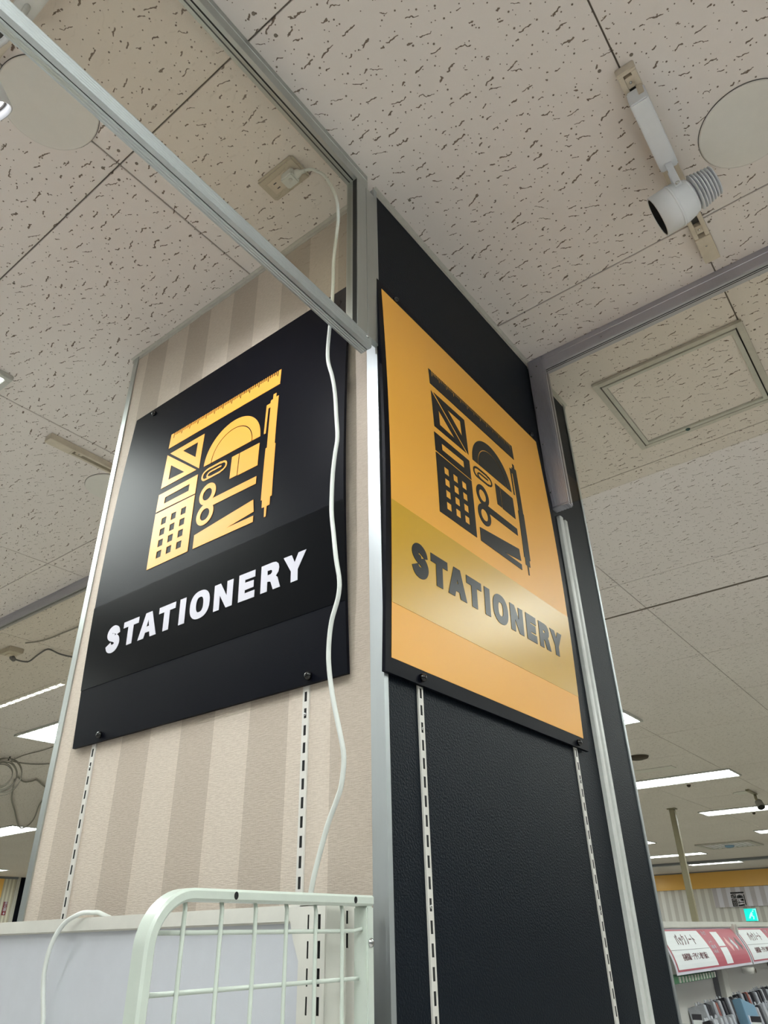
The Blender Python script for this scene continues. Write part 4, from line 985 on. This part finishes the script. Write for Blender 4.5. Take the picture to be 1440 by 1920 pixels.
def header(x0, label):
    w, zt_, zb = 0.905, 1.512, 1.384
    hd = thing('printed_header', (x0 + w / 2, 0.33, zb), label, 'header card', 'printed shelf headers')
    def C(s, t, h=0.0):                        # s along, t 0 bottom .. 1 top; convex card leaning out at the foot
        a = math.pi / 2 * (1 - t); dy = 0.012 + 0.052 * math.sin(a) ** 0.9; dz = zb + (zt_ - zb) * t
        return (x0 + s, 0.362 - dy - h, dz + h * 0.3)
    def patch(nm, s0, s1, t0, t1, m, h, par=hd, skew=0.0, n=8):
        vs = []; fs = []
        for i in range(n + 1):
            t = t0 + (t1 - t0) * i / n; k = skew * (t - t0)
            for s in (s0, s1 + (k if skew else 0)): 
                vs += [C(s, t, h)]
        for i in range(n): fs.append((2 * i, 2 * i + 1, 2 * i + 3, 2 * i + 2))
        return obj(nm, vs, fs, m, par)
    vs = []; fs = []; n = 10
    for h in (0, -0.002):
        for i in range(n + 1):
            for s in (0, w): vs.append(C(s, i / n, h))
    m_ = 2 * (n + 1)
    for i in range(n): fs += [(2 * i, 2 * i + 1, 2 * i + 3, 2 * i + 2), (m_ + 2 * i + 2, m_ + 2 * i + 3, m_ + 2 * i + 1, m_ + 2 * i), (2 * i, 2 * i + 2, m_ + 2 * i + 2, m_ + 2 * i), (2 * i + 1, m_ + 2 * i + 1, m_ + 2 * i + 3, 2 * i + 3)]
    fs += [(0, m_, m_ + 1, 1), (2 * n, 2 * n + 1, m_ + 2 * n + 1, m_ + 2 * n)]
    obj('card', vs, fs, Mt['white_vinyl'], hd)
    patch('crimson_field', 0.012, w - 0.012, 0.06, 0.965, Mt['pink'], 0.0006)
    patch('white_field', 0.022, 0.455, 0.10, 0.93, Mt['paperwhite'], 0.0012, skew=-0.045)
    patch('dividing_line', 0.024, 0.43, 0.505, 0.515, Mt['greyink'], 0.0016, n=1)
    def tx(s, size, sc, tc, m, sx=1.0, bold=0.0, nm='lettering'):
        p = Vector(C(sc, tc, 0.002)); q = Vector(C(sc, tc + 0.04, 0.002)) - Vector(C(sc, tc - 0.04, 0.002))
        return text_mesh(nm, s, size, m, hd, wallframe(p, (1, 0, 0), q), 0.0003, sx, bold)
    tx('パックノート', 0.040, 0.225, 0.71, Mt['ink'], 0.85)
    tx('各種罫線・デザイン取り揃え', 0.022, 0.235, 0.34, Mt['ink'], 0.95)
    tx('パック', 0.018, 0.475, 0.86, Mt['white_vinyl'])
    tx('ノート', 0.015, 0.480, 0.64, Mt['white_vinyl'])
    tx('お買い得', 0.014, 0.485, 0.52, Mt['white_vinyl'])
    tx('いろいろ', 0.014, 0.485, 0.41, Mt['white_vinyl'])
    for t0, t1 in ((0.53, 0.89), (0.10, 0.50)):
        patch('ruled_sample', 0.56, 0.645, t0, t1, Mt['paperwhite'], 0.0013, n=4)
    for i, (a, m) in enumerate(((0.70, Mt['packpink']), (0.765, Mt['film']), (0.835, Mt['packdark']))):
        p = [C(a - 0.025, 0.62, 0.0016), C(a + 0.018, 0.38, 0.0016), C(a + 0.030, 0.50, 0.0016), C(a - 0.008, 0.76, 0.0016)]
        obj('notebook_picture', p, [(0, 1, 2, 3)], m, hd)
    for s in (0.01, w - 0.014): box('edge_clip', (x0 + s - 0.006, 0.33, zb + 0.01), (x0 + s + 0.004, 0.372, zt_ + 0.012), Mt['gondola'], hd, 0.001)
    return hd
header(1.868, 'printed header card nearest the column, red field with notebook pictures')
header(2.790, 'printed header card at the right picture edge, behind the first one')
# green clips under the first header
for k in range(13):
    x = 1.93 + 0.031 * k
    cl_ = thing('shelf_clip', (x, 0.345, 1.365), 'small green clip in the row under the first printed header', 'clip', 'green clips under the header')
    G().prism([(0.352, 1.381), (0.318, 1.377), (0.316, 1.361), (0.330, 1.358), (0.352, 1.366)], 'x', x - 0.009, x + 0.009).mk('body', Mt['green'], cl_)
    G().box((x - 0.003, 0.312, 1.362), (x + 0.003, 0.3165, 1.378)).mk('tongue', Mt['gondola'], cl_)
lb = thing('roller', (2.80, 0.31, 1.36), 'small cream round bracket end under the joint of the two headers', 'bracket')
G().lathe([(0.010, 0), (0.012, 0.003), (0.012, 0.045)], frame_to((0, -1, 0), (2.80, 0.35, 1.362)), 20).mk('barrel', Mt['gondola'], lb, True)
G().lathe([(0.008, 0), (0.008, 0.001)], frame_to((0, -1, 0), (2.80, 0.2992, 1.362)), 16).mk('bore', Mt['brown'], lb)
# packs of notebooks in rows ------------------------------------------------------
def pack(x, y, z0, w, d, h, cm, sm, label, group):
    t = thing('notebook_pack', (x, y, z0), label, 'notebook pack', group)
    lean = Matrix.Translation((x, y, z0)) @ Matrix.Rotation(math.radians(-14), 4, 'X') @ Matrix.Rotation(math.radians(9), 4, 'Y')
    G().box((-w / 2, -d / 2, 0), (w / 2, d / 2, h), 0.0015, lean).mk('cover', cm, t)
    G().box((-w / 2 - 0.0006, d / 2 - d * 0.55, 0.004), (-w / 2 + 0.003, d / 2 + 0.001, h - 0.006), 0, lean).mk('spine', sm, t)
    G().prism([(-w * 0.42, h), (w * 0.42, h), (w * 0.34, h + 0.009), (-w * 0.34, h + 0.009)], 'y', -0.0008, 0.0008)
    g = G().prism([(-w * 0.42, h), (w * 0.42, h), (w * 0.34, h + 0.010), (-w * 0.34, h + 0.010)], 'y', -0.001, 0.001)
    g.v = [tuple(lean @ Vector(p)) for p in g.v]; g.mk('hanging_tab', Mt['film'], t)
    return t
R3 = random.Random(3)
for r_i, (yy, z0, h, xa, xb, st, nm_) in enumerate(((0.35, 1.078, 0.205, 2.26, 3.95, 0.034, 'back'), (0.265, 1.078, 0.178, 2.02, 3.60, 0.034, 'middle'), (0.16, 1.078, 0.140, 1.90, 3.30, 0.034, 'front'))):
    x = xa; k = 0
    while x < xb:
        if r_i == 0: kind = 'dark' if k % 3 else 'clear'
        elif r_i == 1: kind = 'clear' if k % 9 else 'dark'
        else: kind = 'dark' if k % 11 > 5 else 'clear'
        if r_i == 0 and k % 13 == 4: kind = 'red'
        c = {'dark': Mt['packdark'], 'clear': Mt['film'], 'red': Mt['packred']}[kind]
        if not (r_i == 1 and abs(x - 2.38) < 0.09):
            pack(x, yy + R3.uniform(-.006, .006), z0, 0.024, 0.058, h + R3.uniform(-.005, .005), c, Mt['packred'] if (kind == 'dark' and k % 2) else Mt['packdark'] if kind != 'clear' else Mt['film'],
                 {'dark': 'dark-spined notebook pack', 'clear': 'clear-wrapped white notebook pack', 'red': 'brick-red notebook pack'}[kind] + ' standing in the %s row on the shelf' % nm_, 'notebook packs in the %s row' % nm_)
        x += st; k += 1
bp = thing('notebook_pack', (2.38, 0.23, 1.078), 'pale blue glossy pack standing out above the middle row', 'notebook pack')
lean = Matrix.Translation((2.38, 0.23, 1.078)) @ Matrix.Rotation(math.radians(-12), 4, 'X') @ Matrix.Rotation(math.radians(12), 4, 'Y')
G().box((-0.07, -0.015, 0), (0.075, 0.015, 0.213), 0.002, lean).mk('cover', Mt['packblue'], bp)
G().box((-0.05, -0.0165, 0.02), (-0.035, -0.0150, 0.165), 0.0005, lean).box((0.01, -0.0165, 0.12), (0.05, -0.0150, 0.135), 0.0005, lean).mk('white_mark', Mt['white_vinyl'], bp)
# price-tag rail
tr = thing('tag_rail', (1.9, 0.1, 1.24), 'thin grey rail holding the price tags in front of the notebooks', 'rail')
G().tube([(1.83, 0.42, 1.262), (1.83, 0.10, 1.2585), (1.83, -0.02, 1.257)], 0.004, 8, False).mk('bar', Mt['greyink'], tr, True)
for i, (yy, nm_) in enumerate(((0.345, 'price tag closest to the column edge on the rail'), (0.250, 'middle price tag on the rail in front of the notebooks'), (0.085, 'right-hand price tag on the rail below the blue pack'))):
    pt_ = thing('price_tag', (1.82, yy, 1.23), nm_, 'price tag')
    box('card', (1.822, yy - 0.0125, 1.215), (1.824, yy + 0.0125, 1.284), Mt['paperwhite'], pt_)
    box('holder', (1.8215, yy - 0.0135, 1.276), (1.8250, yy + 0.0135, 1.290), Mt['packdark'], pt_)
    for k, (za, zb, hw_) in enumerate(((1.2215, 1.2330, 0.005), (1.2400, 1.2520, 0.0035), (1.2600, 1.2650, 0.006))): box('print_block', (1.8212, yy - hw_, za), (1.8219, yy + hw_, zb), Mt['packdark'], pt_)
